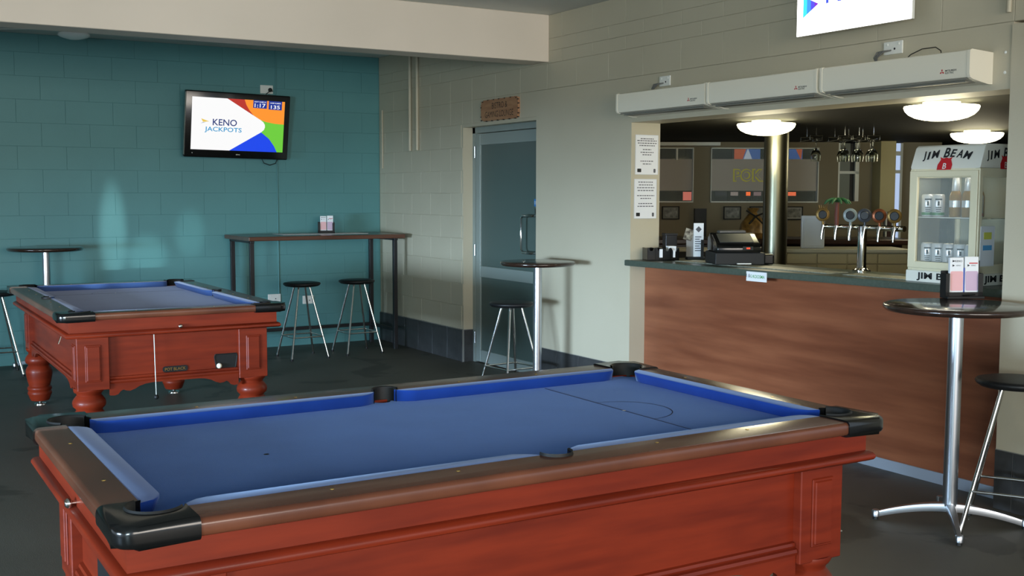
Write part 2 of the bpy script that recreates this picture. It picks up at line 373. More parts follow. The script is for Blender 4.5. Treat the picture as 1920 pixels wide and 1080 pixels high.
    for s in (-1, 1):
        bb = MB(); am = -s*PI/2
        bb.lathe([(0.0455, 0.839), (0.044, 0.848), (0.040, 0.846), (0.040, 0.75), (0.045, 0.75)], (0, s*(cy-0.004), 0), 20, am+PI/2-0.15, am+1.5*PI+0.15)
        mp = bb.build('middle_pocket', M_mblack, T, smooth=60)
        bb = MB(); bb.lathe([(0.043, 0.772), (0.04, 0.70), (0.0, 0.70)], (0, s*(cy-0.0), 0), 18); bb.build('pocket_cup', M_mblack, mp, smooth=60)
    # markings
    bx = 0.607
    bb = MB(); bb.box((bx-0.0018, -0.475, 0.8001), (bx+0.0018, 0.475, 0.8006)); bb.build('baulk_line', M_line, T)
    bb = MB(); ou, inn = arc(bx, 0, 0.157, -PI/2, PI/2, 28), arc(bx, 0, 0.1535, -PI/2, PI/2, 28)
    for k in range(28): bb.b.faces.new([bb._v((*ou[k], 0.8007)), bb._v((*ou[k+1], 0.8007)), bb._v((*inn[k+1], 0.8007)), bb._v((*inn[k], 0.8007))])
    bb.build('baulk_arc', M_line, T)
    bb = MB(); bb.lathe([(0.0, 0.8009), (0.006, 0.8009)], (bx, 0, 0), 12); bb.build('spot_mark', M_white, T)
    bb = MB(); bb.lathe([(0.0, 0.8009), (0.0075, 0.8009)], (-0.585, 0.0, 0), 12); bb.build('spot_mark', M_ink, T)
    # brass plugs on the rails
    for s in (-1, 1):
        for x in (-0.62, -0.30, 0.30, 0.62):
            bb = MB(); bb.lathe([(0.0, 0.8412), (0.005, 0.841), (0.0055, 0.8395)], (x, s*(cy+0.030), 0), 10); bb.build('rail_screw', M_brass, T)
        for y in (-0.22, 0.22):
            bb = MB(); bb.lathe([(0.0, 0.8412), (0.005, 0.841), (0.0055, 0.8395)], (s*(cx+0.030), y, 0), 10); bb.build('rail_screw', M_brass, T)
    # frieze and cornice moulding
    e = 0.062
    bb = MB(); fx, fy = HX-e, HY-e
    for (a, c) in (((-fx, -fy, 0.712), (fx, -fy+0.03, 0.803)), ((-fx, fy-0.03, 0.712), (fx, fy, 0.803)), ((-fx, -fy+0.03, 0.712), (-fx+0.03, fy-0.03, 0.803)), ((fx-0.03, -fy+0.03, 0.712), (fx, fy-0.03, 0.803))): bb.box(a, c)
    bb.build('frieze', M_body, T)
    def ring(prof, name):   # mitred moulding; prof=(offset from outer edge, z)
        g = MB(); R_ = []
        for (o_, z) in prof: R_.append([g._v((sx*(HX-o_), sy*(HY-o_), z)) for sx, sy in ((-1,-1),(1,-1),(1,1),(-1,1))])
        n = len(R_)
        for i in range(n):
            A, B = R_[i], R_[(i+1) % n]
            for k in range(4): g.b.faces.new([A[k], A[(k+1) % 4], B[(k+1) % 4], B[k]])
        return g.build(name, M_body, T, smooth=45)
    ring([(0.09, 0.702), (0.054, 0.703), (0.045, 0.707), (0.041, 0.714), (0.042, 0.721), (0.047, 0.728), (0.054, 0.732), (0.063, 0.734), (0.09, 0.734)], 'cornice_moulding')
    # cabinet body
    kx, ky = HX-0.107, HY-0.107
    bb = MB(); bb.box((-kx+0.030, -ky+0.030, 0.425), (kx-0.030, ky-0.030, 0.695)); bb.build('cabinet', M_body, T)
    pw = 0.172
    for sx in (-1, 1):
        for sy in (-1, 1):
            bb = MB(); x0, x1 = sorted((sx*kx, sx*(kx-pw))); y0, y1 = sorted((sy*ky, sy*(ky-pw)))
            bb.box((x0, y0, 0.402), (x1, y1, 0.700), 0.003); p = bb.build('pilaster', M_body, T)
            # raised panels on the two outer faces (stepped)
            xm = sx*(kx-pw/2); ym = sy*(ky-pw/2); zc, hh, hw = 0.553, 0.104, 0.043
            for (k, dd) in ((0, 0.005), (0.008, 0.010)):
                g = MB(); yy = sorted((sy*(ky-0.001), sy*(ky+dd))); g.box((xm-hw+k, yy[0], zc-hh+k), (xm+hw-k, yy[1], zc+hh-k), 0.003); g.build('raised_panel', M_body, p)
                g = MB(); xx = sorted((sx*(kx-0.001), sx*(kx+dd))); g.box((xx[0], ym-hw+k, zc-hh+k), (xx[1], ym+hw-k, zc+hh-k), 0.003); g.build('raised_panel', M_body, p)
    # base mouldings and scalloped aprons
    L1 = kx-pw-0.002; L2 = ky-pw-0.002
    def apron(n, half):
        top = [(-half, 0.432), (half, 0.432)]; low = []
        prof = [(1.0, .365), (.955, .362), (.93, .366), (.91, .385), (.895, .393), (.88, .386), (.86, .376), (.82, .374), (.80, .386), (.78, .398), (.74, .408), (.68, .415), (.60, .420), (.0, .420)]
        if half < 0.5: prof = [(1.0, .365), (.93, .362), (.88, .368), (.84, .385), (.80, .392), (.76, .385), (.70, .382), (.62, .392), (.56, .405), (.46, .416), (.36, .420), (0, .420)]
        low = [(half*f, z) for f, z in prof]; return [(half, 0.432)]+low+[(-x, z) for x, z in low[::-1][1:]]+[(-half, 0.432)]
    for s in (-1, 1):
        bb = MB(); y = s*(ky-0.030)
        bb.profile([(y-s*0.005, 0.470), (y+s*0.010, 0.466), (y+s*0.013, 0.458), (y+s*0.010, 0.452), (y+s*0.020, 0.449), (y+s*0.023, 0.440), (y+s*0.018, 0.430), (y-s*0.005, 0.430)], -L1, L1, 'x'); bb.build('base_moulding', M_body, T, smooth=40)
        bb = MB(); bb.M = Matrix.Translation((0, s*(ky-0.024), 0)) @ Matrix.Rotation(PI/2, 4, 'X'); bb.prism(apron(0, L1), -0.009, 0.009); bb.build('apron', M_body, T)
        bb = MB(); x = s*(kx-0.030)
        bb.profile([(x-s*0.005, 0.470), (x+s*0.010, 0.466), (x+s*0.013, 0.458), (x+s*0.010, 0.452), (x+s*0.020, 0.449), (x+s*0.023, 0.440), (x+s*0.018, 0.430), (x-s*0.005, 0.430)], -L2, L2, 'y'); bb.build('base_moulding', M_body, T, smooth=40)
        bb = MB(); bb.M = Matrix.Translation((s*(kx-0.024), 0, 0)) @ Matrix.Rotation(PI/2, 4, 'Z') @ Matrix.Rotation(PI/2, 4, 'X'); bb.prism(apron(0, L2), -0.009, 0.009); bb.build('apron', M_body, T)
    # legs
    prof = [(0.0,.41),(.082,.41),(.084,.400),(.078,.388),(.068,.378),(.066,.368),(.076,.356),(.088,.338),(.091,.322),(.087,.305),(.073,.292),(.070,.284),(.080,.270),(.088,.252),(.089,.235),(.085,.205),(.078,.170),(.072,.148),(.071,.138),(.080,.130),(.082,.120),(.079,.110),(.074,.104),(.080,.094),(.081,.082),(.074,.070),(.068,.050),(.060,.034),(.0,.034)]
    for sx in (-1, 1):
        for sy in (-1, 1):
            bb = MB(); bb.lathe(prof, (sx*0.945, sy*0.468, 0), 28); lg = bb.build('leg', M_body, T, smooth=50)
            bb = MB(); bb.lathe([(0.0,.035),(.012,.035),(.012,.014),(.040,.010),(.042,.0),(.0,.0)], (sx*0.945, sy*0.468, 0), 20); tag(bb.build('levelling_foot', M_chrome, lg, smooth=40), 'chrome levelling foot')
    # opening end (-x): coin knob, ball return, badge, chalk on a cord
    bb = MB(); bb.M = Matrix.Translation((-(HX-e), 0, 0.742)) @ Matrix.Rotation(-PI/2, 4, 'Y'); bb.lathe([(0.006, -0.001), (0.006, 0.010), (0.012, 0.012), (0.013, 0.020), (0.008, 0.026), (0, 0.027)], (0, -0.013, 0), 14); tag(bb.build('knob', M_chrome, T, smooth=50), 'round chrome knob')
    xf_ = -(kx-0.030)
    yo = -0.297
    bb = MB(); bb.M = Matrix.Translation((xf_-0.0005, yo, 0.507)) @ Matrix.Rotation(PI/2, 4, 'Z') @ Matrix.Rotation(PI/2, 4, 'X')
    P = [(-0.048, -0.045), (0.048, -0.045), (0.058, -0.035), (0.068, 0.030), (0.062, 0.044), (-0.062, 0.044), (-0.068, 0.030), (-0.058, -0.035)]
    bb.prism(P, -0.002, 0.001); br = bb.build('ball_return', M_mblack, T)
    bb = MB()
    for k in range(len(P)):
        q0, q1 = P[k], P[(k+1) % len(P)]; bb.tube([(xf_-0.003, yo+q0[0], 0.507+q0[1]), (xf_-0.003, yo+q1[0], 0.507+q1[1])], 0.0035, 6)
    bb.build('return_rim', M_mblack, br)
    bb = MB(); bb.ball((xf_-0.012, yo+0.043, 0.484), 0.016); tag(bb.build('ball_edge', M_cream, br, smooth=60), 'cream ball showing in the opening')
    # badge
    bd = bpy.data.objects.new('badge_plate', None)
    bb = MB(); bb.M = Matrix.Translation((xf_-0.001, 0, 0.486)) @ Matrix.Rotation(-PI/2, 4, 'Z') @ Matrix.Rotation(PI/2, 4, 'X')
    bb.prism(rrect(-0.072, -0.017, 0.072, 0.017, 0.015), 0, 0.004); bd = bb.build('badge_plate', M_mblack, T); 
    t_ = text_mesh('POT BLACK', 0.017, 0, 0, 0.0046, M_brass, bd, 'badge_lettering', bold=0.01, wfit=0.118)
    t_.matrix_local = Matrix.Translation((xf_-0.001, 0, 0.486)) @ Matrix.Rotation(-PI/2, 4, 'Z') @ Matrix.Rotation(PI/2, 4, 'X')
    if not coin:
        bb = MB(); yc = 0.125; bb.tube([(-kx-0.012, yc, 0.700), (-kx-0.016, yc-0.001, 0.52), (-kx-0.016, yc-0.004, 0.348)], 0.0022, 6); cd = bb.build('cord', M_white, T)
        bb = MB(); bb.ball((-kx-0.016, yc-0.004, 0.338), 0.014); bb.build('cord_weight', M_mblack, cd, smooth=60)
        bb = MB(); bb.tube([(-kx*0.97+0.10, HY-0.05, 0.70), (-kx*0.97+0.10, HY-0.035, 0.66)], 0.004, 6); bb.build('cue_hook', M_chrome, T)
    else:
        bb = MB(); bb.M = Matrix.Translation((xf_, 0.0, 0.0)) @ Matrix.Rotation(-PI/2, 4, 'Z') @ Matrix.Rotation(PI/2, 4, 'X')
        bb.prism(rrect(-0.085, 0.475, 0.10, 0.585, 0.012), 0, 0.012)
        bb.build('coin_panel', M_mblack, T)
    return T
pool_table((1.531, 2.860, 0), 0, 'nearest pool table, blue cloth, red mahogany body, filling the foreground', M_cloth, True)
pool_table((1.607, 7.470, 0), PI/2, 'further pool table with cord hanging from its end, by the teal wall', M_clothf, False)

# ------------------------------------------------------------------ bar stools
def stool(loc, rz, label, h=0.69, spread=0.25):
    T = thing('bar_stool', label, 'stool', loc, rz, 'black topped chrome bar stools')
    bb = MB(); bb.lathe([(0.0,h-0.040),(.110,h-0.040),(.150,h-0.034),(.166,h-0.022),(.170,h-0.012),(.164,h-0.004),(.145,h),(.0,h+0.002)], (0,0,0), 36); bb.build('seat', M_vinylblk, T, smooth=60)
    for k in range(4):
        a = PI/4+k*PI/2; ca, sa = math.cos(a), math.sin(a)
        bb = MB(); bb.tube([(0.075*ca, 0.075*sa, h-0.04), (spread*ca, spread*sa, 0.012)], 0.0095, 10); lg = bb.build('leg', M_chrome, T, smooth=60)
        bb = MB(); bb.lathe([(0.0,0.016),(.012,0.016),(.013,0.0),(.0,0.0)], (spread*ca, spread*sa, 0), 12); bb.build('rubber_foot', M_mblack, lg, smooth=40)
    z = 0.20; f = (h-0.04-z)/(h-0.052); r = 0.075+(spread-0.075)*f+0.006
    for k in range(4):
        a = PI/4+k*PI/2; c = a+PI/2
        bb = MB(); bb.tube([(r*math.cos(a), r*math.sin(a), z), (r*math.cos(c), r*math.sin(c), z)], 0.0065, 8); bb.build('footrest_bar', M_chrome, T, smooth=60)
    return T
stool((3.555, 9.66, 0), 0.04, 'bar stool under the wall table, left one of the two')
stool((4.115, 9.71, 0), 0.02, 'bar stool under the wall table, right one nearer the corner')
stool((4.27, 7.13, 0), 0.10, 'bar stool in front of the glass door beside the round table')
stool((4.405, 3.02, 0), 0.54, 'bar stool cut off by the right edge of the picture', spread=0.27)
stool((1.03, 9.98, 0), 0.0, 'bar stool at the left edge beside the teal wall')

# ------------------------------------------------------------------ round high tables
def high_table(loc, rz, label, h, r, legr=0.32):
    T = thing('high_table', label, 'bar table', loc, rz)
    bb = MB(); bb.lathe([(0,h-0.032),(r-0.03,h-0.032),(r-0.012,h-0.030),(r-0.002,h-0.020),(r,h-0.012),(r-0.004,h-0.004),(r-0.014,h),(0,h)], (0,0,0), 56); bb.build('tabletop', M_dwood, T, smooth=60)
    bb = MB(); bb.box((-0.11,-0.11,h-0.038), (0.11,0.11,h-0.032), 0.002); bb.build('mounting_plate', M_dsteel, T)
    bb = MB(); bb.lathe([(0.032,0.085),(.032,h-0.036)], (0,0,0), 28); bb.build('pole', M_alu, T, smooth=60)
    for k in range(4):
        a = k*PI/2; bb = MB(); bb.M = Matrix.Rotation(a, 4, 'Z')
        n = 8; S = []
        for i in range(n+1):
            t = i/n; x = 0.0+t*(legr-0.005); zt = 0.098-0.060*t**1.8; hh = 0.040-0.014*t; wd = 0.034-0.018*t
            S.append([bb._v(p) for p in ((x,-wd/2,zt-hh),(x,wd/2,zt-hh),(x,wd*0.62,zt-0.008),(x,wd*0.5,zt),(x,-wd*0.5,zt),(x,-wd*0.62,zt-0.008))])
        for A, B in zip(S, S[1:]):
            for q in range(6): bb.b.faces.new([A[q], A[(q+1)%6], B[(q+1)%6], B[q]])
        bb.b.faces.new(S[0][::-1]); bb.b.faces.new(S[-1])
        bb.lathe([(0,0.044),(.014,0.044),(.018,0.038),(.018,0.014),(.0,0.014)], (legr,0,0), 16)
        lg = bb.build('base_arm', M_alu, T, smooth=45)
        bb = MB(); bb.M = Matrix.Rotation(a, 4, 'Z'); bb.lathe([(0,0.014),(.011,0.014),(.013,0.0),(0,0.0)], (legr,0,0), 12); bb.build('glide', M_mblack, lg, smooth=40)
    return T
high_table((4.270, 3.237, 0), PI/4, 'round dark topped high table by the bar front holding a slip holder', 1.007, 0.318)
high_table((4.33, 6.86, 0), PI/4, 'round high table in front of the glass door and smooth wall', 1.007, 0.275, 0.22)
high_table((1.45, 10.10, 0), PI/4+0.1, 'round high table at far left against the teal wall', 1.04, 0.305)

# ------------------------------------------------------------------ wall table
T = thing('wall_table', 'long high timber table on dark steel legs against the teal wall', 'bar table', (3.82, 10.02, 0))
bb = MB(); bb.box((-0.755, -0.37, 1.072), (0.775, 0.37, 1.11), 0.006, 2); bb.build('tabletop', M_ledge, T)
for x in (-0.70, 0.71):
    for y in (-0.27, 0.30):
        bb = MB(); bb.box((x-0.019, y-0.019, 0), (x+0.019, y+0.019, 1.06), 0.002); bb.build('leg', M_dsteel, T)
    bb = MB(); bb.box((x-0.015, -0.25, 0.17), (x+0.015, 0.28, 0.20), 0.002); bb.build('stretcher', M_dsteel, T)
    bb = MB(); bb.box((x-0.019, -0.30, 1.05), (x+0.019, 0.33, 1.072), 0.002); bb.build('top_bracket', M_dsteel, T)
bb = MB(); bb.box((-0.70, 0.285, 0.17), (0.71, 0.315, 0.20), 0.002); bb.build('stretcher', M_dsteel, T)
bb = MB(); bb.prism(rrect(3.50, 9.98, 4.36, 10.30, 0.01), 1.1102, 1.113); tag(bb.build('paper_mat', M_paper), 'flat pale paper mat lying on the wall table', 'mat')

# ------------------------------------------------------------------ slip holders
M_pink = mat('pink_slip_print', (226, 172, 172), 0.6); M_lilac = mat('lilac_slip_print', (196, 168, 188), 0.6); M_bluep = mat('blue_card_edge', (60, 84, 170), 0.5)
def slip_holder(loc, rz, label, s=1.0, extra=True):
    T = thing('slip_holder', label, 'holder', loc, rz)
    w2 = 0.092*s
    bb = MB(); bb.box((-w2, -0.035, 0), (w2, 0.045, 0.012), 0.002); bb.build('holder_base', M_mblack, T)
    bb = MB(); bb.box((-w2, -0.012, 0.01), (-w2+0.006, 0.045, 0.12*s), 0.002); bb.box((w2-0.006, -0.012, 0.01), (w2, 0.045, 0.12*s), 0.002); bb.box((-w2, 0.038, 0.01), (w2, 0.045, 0.13*s), 0.002)
    bb.box((-w2, -0.014, 0.01), (-w2+0.018, -0.010, 0.118*s)); bb.box((w2-0.022, -0.014, 0.01), (w2, -0.010, 0.118*s)); bb.box((-w2, -0.014, 0.01), (w2, -0.010, 0.030))
    bb.build('holder_frame', M_mblack, T)
    for k, (xc, mt, lean) in enumerate(((-0.034*s, M_pink, 0.03), (0.042*s, M_lilac, 0.05))):
        hw = 0.034*s; z1 = (0.180 if k == 0 else 0.184)*s
        bb = MB(); bb.M = Matrix.Translation((xc, 0.0, 0.014)) @ Matrix.Rotation(-lean, 4, 'X'); bb.box((-hw, -0.004, 0), (hw, 0.014, z1), 0.0015); st = bb.build('slip_stack', M_paper, T)
        st2 = bpy.data.objects.new
        bb = MB(); bb.M = Matrix.Translation((xc, 0.0, 0.014)) @ Matrix.Rotation(-lean, 4, 'X'); bb.prism(rrect(-hw*0.93, 0, hw*0.93, 0.11*s, 0.008), 0.0, 0.0006)
        bb.b.free(); bb = MB(); bb.M = Matrix.Translation((xc, 0.0, 0.014)) @ Matrix.Rotation(-lean, 4, 'X') @ Matrix.Rotation(PI/2, 4, 'X')
        bb.prism(rrect(-hw*0.92, 0.022, hw*0.92, 0.115*s, 0.008), 0.0042, 0.0046); bb.build('slip_print', mt, st)
        Mx = Matrix.Translation((xc, 0.0, 0.014)) @ Matrix.Rotation(-lean, 4, 'X') @ Matrix.Rotation(PI/2, 4, 'X')
        for (tx, th, ty, mm) in (('KENO', 0.010*s, 0.163*s, M_ink), ('KENO', 0.006*s, 0.142*s, M_greyink)):
            if k == 1 and ty > 0.15*s:
                g = MB(); g.M = Mx; g.box((-hw*0.4, 0.150*s, 0.0042), (hw*0.85, 0.155*s, 0.0046)); g.build('red_band', M_red, st); continue
            o = text_mesh(tx, th, 0.008*s, ty, 0.0045, mm, st, 'lettering', bold=0.01); o.matrix_local = Mx
            g = MB(); g.M = Mx; g.b.faces.new([g._v(p) for p in ((-0.022*s, ty+0.006*s, 0.0045), (-0.022*s, ty-0.006*s, 0.0045), (-0.010*s, ty, 0.0045))]); g.build('logo_mark', M_ink, st)
    if extra:
        bb = MB(); bb.M = Matrix.Translation((0.002, 0.004, 0.014)); bb.box((-0.002, -0.006, 0), (0.003, 0.012, 0.13*s)); tag(bb.build('divider_card', M_bluep, T), 'blue card edge between the stacks')
        bb = MB(); bb.box((0.070*s, 0.012, 0.014), (0.086*s, 0.030, 0.178*s)); bb.build('pencil_tray', M_dsteel, T)
        for k in range(3):
            bb = MB(); bb.tube([(-0.01+0.014*k, -0.024, 0.016), (0.03+0.010*k, -0.02, 0.020)], 0.0035, 6); bb.build('pencil', M_black, T)
    return T
slip_holder((4.545, 3.415, 1.007), -0.44, 'black holder with pink and lilac betting slips on the table by the bar')
slip_holder((4.00, 10.17, 1.11), -0.30, 'small black holder of pink slips on the wall table', 0.86, False)

# ------------------------------------------------------------------ television
T = thing('television', 'wall mounted black television showing a keno jackpots screen', 'television', (3.178, 10.255, 2.122))
facing(T, (0.0, -1, 0))
T.matrix_world = Matrix.Translation((3.178, 10.262, 2.120)) @ Matrix.Rotation(math.radians(0.9), 4, 'Y') @ Matrix.Rotation(PI/2, 4, 'X') @ Matrix.Rotation(math.radians(9), 4, 'X')
TW, TH = 0.985, 0.605
bb = MB(); bb.box((-TW/2, -TH/2, -0.055), (TW/2, TH/2, 0.0), 0.010, 3); bb.build('casing', M_black, T, smooth=50)
bb = MB(); bb.box((-TW/2-0.001, -TH/2+0.02, -0.02), (-TW/2+0.007, TH/2-0.015, 0.002), 0.002); tag(bb.build('side_trim', M_chrome, T), 'silver edge strip')
bb = MB(); bb.box((-0.15, -0.12, -0.16), (0.15, 0.12, -0.055), 0.004); bb.build('mount', M_dsteel, T)
SX0, SX1, SY0, SY1 = -TW/2+0.060, TW/2-0.053, -TH/2+0.072, TH/2-0.055
def em(name, rgb, s=1.0): 
    m = mat(name, (0, 0, 0), 0.4, emit=rgb, estr=s); return m
E_white = em('screen_white', (250, 250, 250), 1.0); E_red = em('screen_red', (186, 50, 40)); E_or = em('screen_orange', (255, 150, 45)); E_gr = em('screen_green', (110, 205, 60)); E_bl = em('screen_blue', (20, 70, 235)); E_navy = em('screen_navy', (24, 50, 120)); E_cy = em('screen_cyan', (20, 150, 205)); E_box = em('screen_box_blue', (20, 50, 150)); E_gold = em('screen_gold', (235, 200, 90))
def S(u, v): return (SX0+(SX1-SX0)*u, SY1-(SY1-SY0)*v)
scr = flat('screen', [S(0,1), S(1,1), S(1,0), S(0,0)], 0.0010, E_white, T)
def sh(name, uv, z, m): return flat(name, [S(*p) for p in uv][::-1], z, m, scr)
arcO = [(.555, 0), (.575, .10), (.61, .20), (.66, .30), (.735, .375)]
sh('screen_shape', [(.37, 0)]+arcO[0:1]+arcO[1:]+[(.725, .367)], 0.0014, E_red)
sh('screen_shape', [(1, 0), (1, .447), (.90, .44), (.795, .412), (.735, .375), (.66, .30), (.61, .20), (.575, .10), (.555, 0)], 0.0014, E_or)
bulge = [(.735, .375), (.77, .42), (.788, .47), (.79, .52), (.78, .57), (.75, .62)]
sh('screen_shape', [(1, .447), (1, 1), (.935, 1), (.90, .88), (.84, .74), (.75, .62), (.78, .57), (.79, .52), (.788, .47), (.77, .42), (.735, .375), (.795, .412), (.90, .44)], 0.0014, E_gr)
sh('screen_shape', [(.41, 1), (.75, .62), (.84, .74), (.90, .88), (.935, 1)], 0.0014, E_bl)
sh('screen_shape', [(.650, .0), (.80, .0), (.80, .155), (.650, .150)], 0.0018, E_box)
sh('screen_shape', [(.82, .0), (.968, .0), (.968, .17), (.82, .165)], 0.0018, E_box)
for t_, u, v, h_, m_, wf in (('1:17', .725, .10, .036, E_white, .105), ('135', .895, .115, .034, E_white, .088), ('NEXT GAME IN', .725, .030, .011, E_white, .11), ('GAME NUMBER', .895, .038, .011, E_white, .105), ('KENO', .352, .463, .060, E_navy, .226), ('JACKPOTS', .338, .612, .054, E_cy, .345)):
    p = S(u, v); text_mesh(t_, h_, p[0], p[1], 0.0024, m_, scr, 'screen_lettering', bold=0.012, wfit=wf)
sh('screen_shape', [(.10, .405), (.185, .455), (.12, .47)], 0.002, E_gold); sh('screen_shape', [(.095, .50), (.12, .475), (.155, .47)], 0.002, mat('screen_grey', (0,0,0), emit=(150, 170, 190)))
text_mesh('BENQ', 0.012, 0.01, -TH/2+0.035, 0.0008, M_white, T, 'maker_lettering', bold=0.01)
bb = MB(); bb.lathe([(0, 0.001), (0.004, 0.001)], (-TW/2+0.075, -TH/2+0.040, 0), 10); bb.build('power_light', M_white, T)
def plug_cable(name, pts, label, r=0.004): 
    bb = MB(); bb.tube(pts, r, 8); return tag(bb.build(name, M_mblack, smooth=60), label, 'cable')
plug_cable('power_cable', [(3.565, 10.40, 2.47), (3.53, 10.385, 2.465), (3.49, 10.36, 2.44), (3.45, 10.34, 2.40), (3.42, 10.33, 2.36)], 'black power cable from the outlet down behind the television')
plug_cable('hanging_cable', [(3.42, 10.38, 1.86), (3.46, 10.385, 1.785), (3.52, 10.39, 1.765), (3.58, 10.40, 1.785), (3.62, 10.40, 1.87)], 'black cable loop hanging below the television')

# ------------------------------------------------------------------ wall outlets
def outlet(loc, d, label, w_=0.115, h_=0.072, plug=False, rocker=True):
    T = thing('power_outlet', label, 'outlet', loc); facing(T, d)
    bb = MB(); bb.box((-w_/2, -h_/2, 0), (w_/2, h_/2, 0.010), 0.003, 2); bb.build('face_plate', M_white, T)
    for s in (-1, 1):
        bb = MB(); bb.box((s*w_*0.30-0.006, h_*0.18, 0.009), (s*w_*0.30+0.006, h_*0.18+0.012, 0.014), 0.001); bb.build('switch', M_white, T)
    if plug: bb = MB(); bb.lathe([(0.019, 0.009), (0.019, 0.024), (0.012, 0.034), (0, 0.036)], (w_*0.26, -0.004, 0), 18); bb.build('plug', M_mblack, T, smooth=50)
    else:
        bb = MB(); bb.lathe([(0, 0.0108), (0.006, 0.0106)], (0.012, -0.006, 0), 10); bb.build('socket', M_ink, T)
    return T
outlet((3.518, TY, 2.487), (0,-1,0), 'white outlet with black plug above the television', 0.125, 0.08, True)
outlet((3.561, TY, 0.479), (0,-1,0), 'white low outlet on teal wall beside the far pool table corner', 0.128, 0.08)
outlet((3.908, TY, 0.448), (0,-1,0), 'white low outlet on teal wall behind the left stool', 0.115, 0.08)
for (y, zz, lab, wd) in ((5.85, 2.228, 'white outlet on the wall above the leftmost air curtain', 0.11), (3.985, 2.240, 'white outlet on the wall above the rightmost air curtain', 0.12)):
    o = outlet((W-0.004, y, zz+0.012), (-1,0,0), lab, wd, 0.066)
    for k in range(3):
        g = MB(); g.tube([(-0.012-0.018*k, -0.012, 0.008), (-0.03-0.02*k, -0.02, 0.045), (-0.075-0.01*k, -0.045, 0.04), (-0.085, -0.075, 0.03)], 0.0045, 8); g.build('wire', mat('grey_wire%d' % k, (96, 96, 92), 0.6), o, smooth=60)
plug_cable('power_cable', [(4.62, 3.87, 2.165), (4.64, 3.84, 2.20), (4.65, 3.78, 2.222), (4.65, 3.70, 2.222), (4.64, 3.66, 2.20), (4.62, 3.64, 2.165)], 'thin dark cable arching above the rightmost air curtain', 0.0025)

# ------------------------------------------------------------------ air curtains
def air_curtain(y0, y1, label):
    T = thing('air_curtain', label, 'air curtain', (W-0.002, (y0+y1)/2, 2.04), 0, 'air curtains over the bar opening')
    L = (y1-y0)/2
    # profile in (x, z): wall at x=0, front at x=-0.17
    prof = [(0, 0.125), (-0.155, 0.133), (-0.166, 0.128), (-0.168, 0.118), (-0.168, 0.022), (-0.160, 0.006), (-0.140, 0.0), (-0.03, -0.018), (0, -0.018)]
    bb = MB(); bb.profile(prof, -L+0.016, L-0.016, 'y'); bb.build('casing', M_cream, T, smooth=35)
    for s in (-1, 1):
        cp = [(0, 0.127), (-0.156, 0.135), (-0.168, 0.130), (-0.170, 0.118), (-0.170, 0.020), (-0.161, 0.003), (-0.140, -0.004), (-0.03, -0.022), (0, -0.022)]
        bb = MB(); a, c = sorted((s*(L-0.002), s*(L-0.018))); bb.profile(cp, a, c, 'y'); bb.build('end_cap', M_cream, T, smooth=35)
    bb = MB(); bb.box((-0.135, -L+0.05, -0.014), (-0.06, L-0.05, -0.006)); bb.build('outlet_grille', mat('grille_grey', (120, 118, 108), 0.5) if 'grille_grey' not in MATS else MATS['grille_grey'], T)
    bb = MB(); bb.box((-0.152, -L+0.03, -0.006), (-0.142, L-0.03, 0.001)); bb.build('vane', MATS['grille_grey'], T)
    # emblem of three red diamonds and lettering near the right end
    e = bpy.data.objects.new('emblem', None)
    Mx = Matrix.Translation((-0.1686, -L+0.155, 0.040)) @ Matrix(((0,0,-1,0),(-1,0,0,0),(0,1,0,0),(0,0,0,1)))
    bb = MB(); bb.M = Mx; r = 0.0085
    for k in range(3):
        a = PI/2+k*2*PI/3
        d1, d2, d3 = (math.cos(a)*r*1.7, math.sin(a)*r*1.7), (math.cos(a+0.52)*r, math.sin(a+0.52)*r), (math.cos(a-0.52)*r, math.sin(a-0.52)*r)
        bb.b.faces.new([bb._v((0,0,0)), bb._v((*d3,0)), bb._v((*d1,0)), bb._v((*d2,0))])
    bb.build('emblem', M_red, T)
    for tx, yy in (('MITSUBISHI', 0.004), ('ELECTRIC', -0.007)):
        o = text_mesh(tx, 0.0085, 0.018, yy, 0, M_ink, T, 'lettering', bold=0.015, wfit=0.062 if yy > 0 else 0.048, anchor='l'); o.matrix_local = Mx
    return T
air_curtain(5.262, 6.175, 'cream air curtain, leftmost of three above the bar opening')
air_curtain(4.352, 5.252, 'cream air curtain, middle of three above the bar opening')
air_curtain(3.400, 4.335, 'cream air curtain, rightmost of three above the bar opening')
for zz in (2.161, 2.068):
    bb = MB(); bb.M = Matrix.Translation((W-0.002, 3.338, zz)) @ Matrix.Rotation(-PI/2, 4, 'Y'); bb.lathe([(0, 0.004), (0.006, 0.003), (0.008, 0)], (0,0,0), 10); tag(bb.build('wall_plug', M_white, smooth=50), ('upper' if zz > 2.1 else 'lower')+' small white filler dot right of the air curtains', 'wall plug')

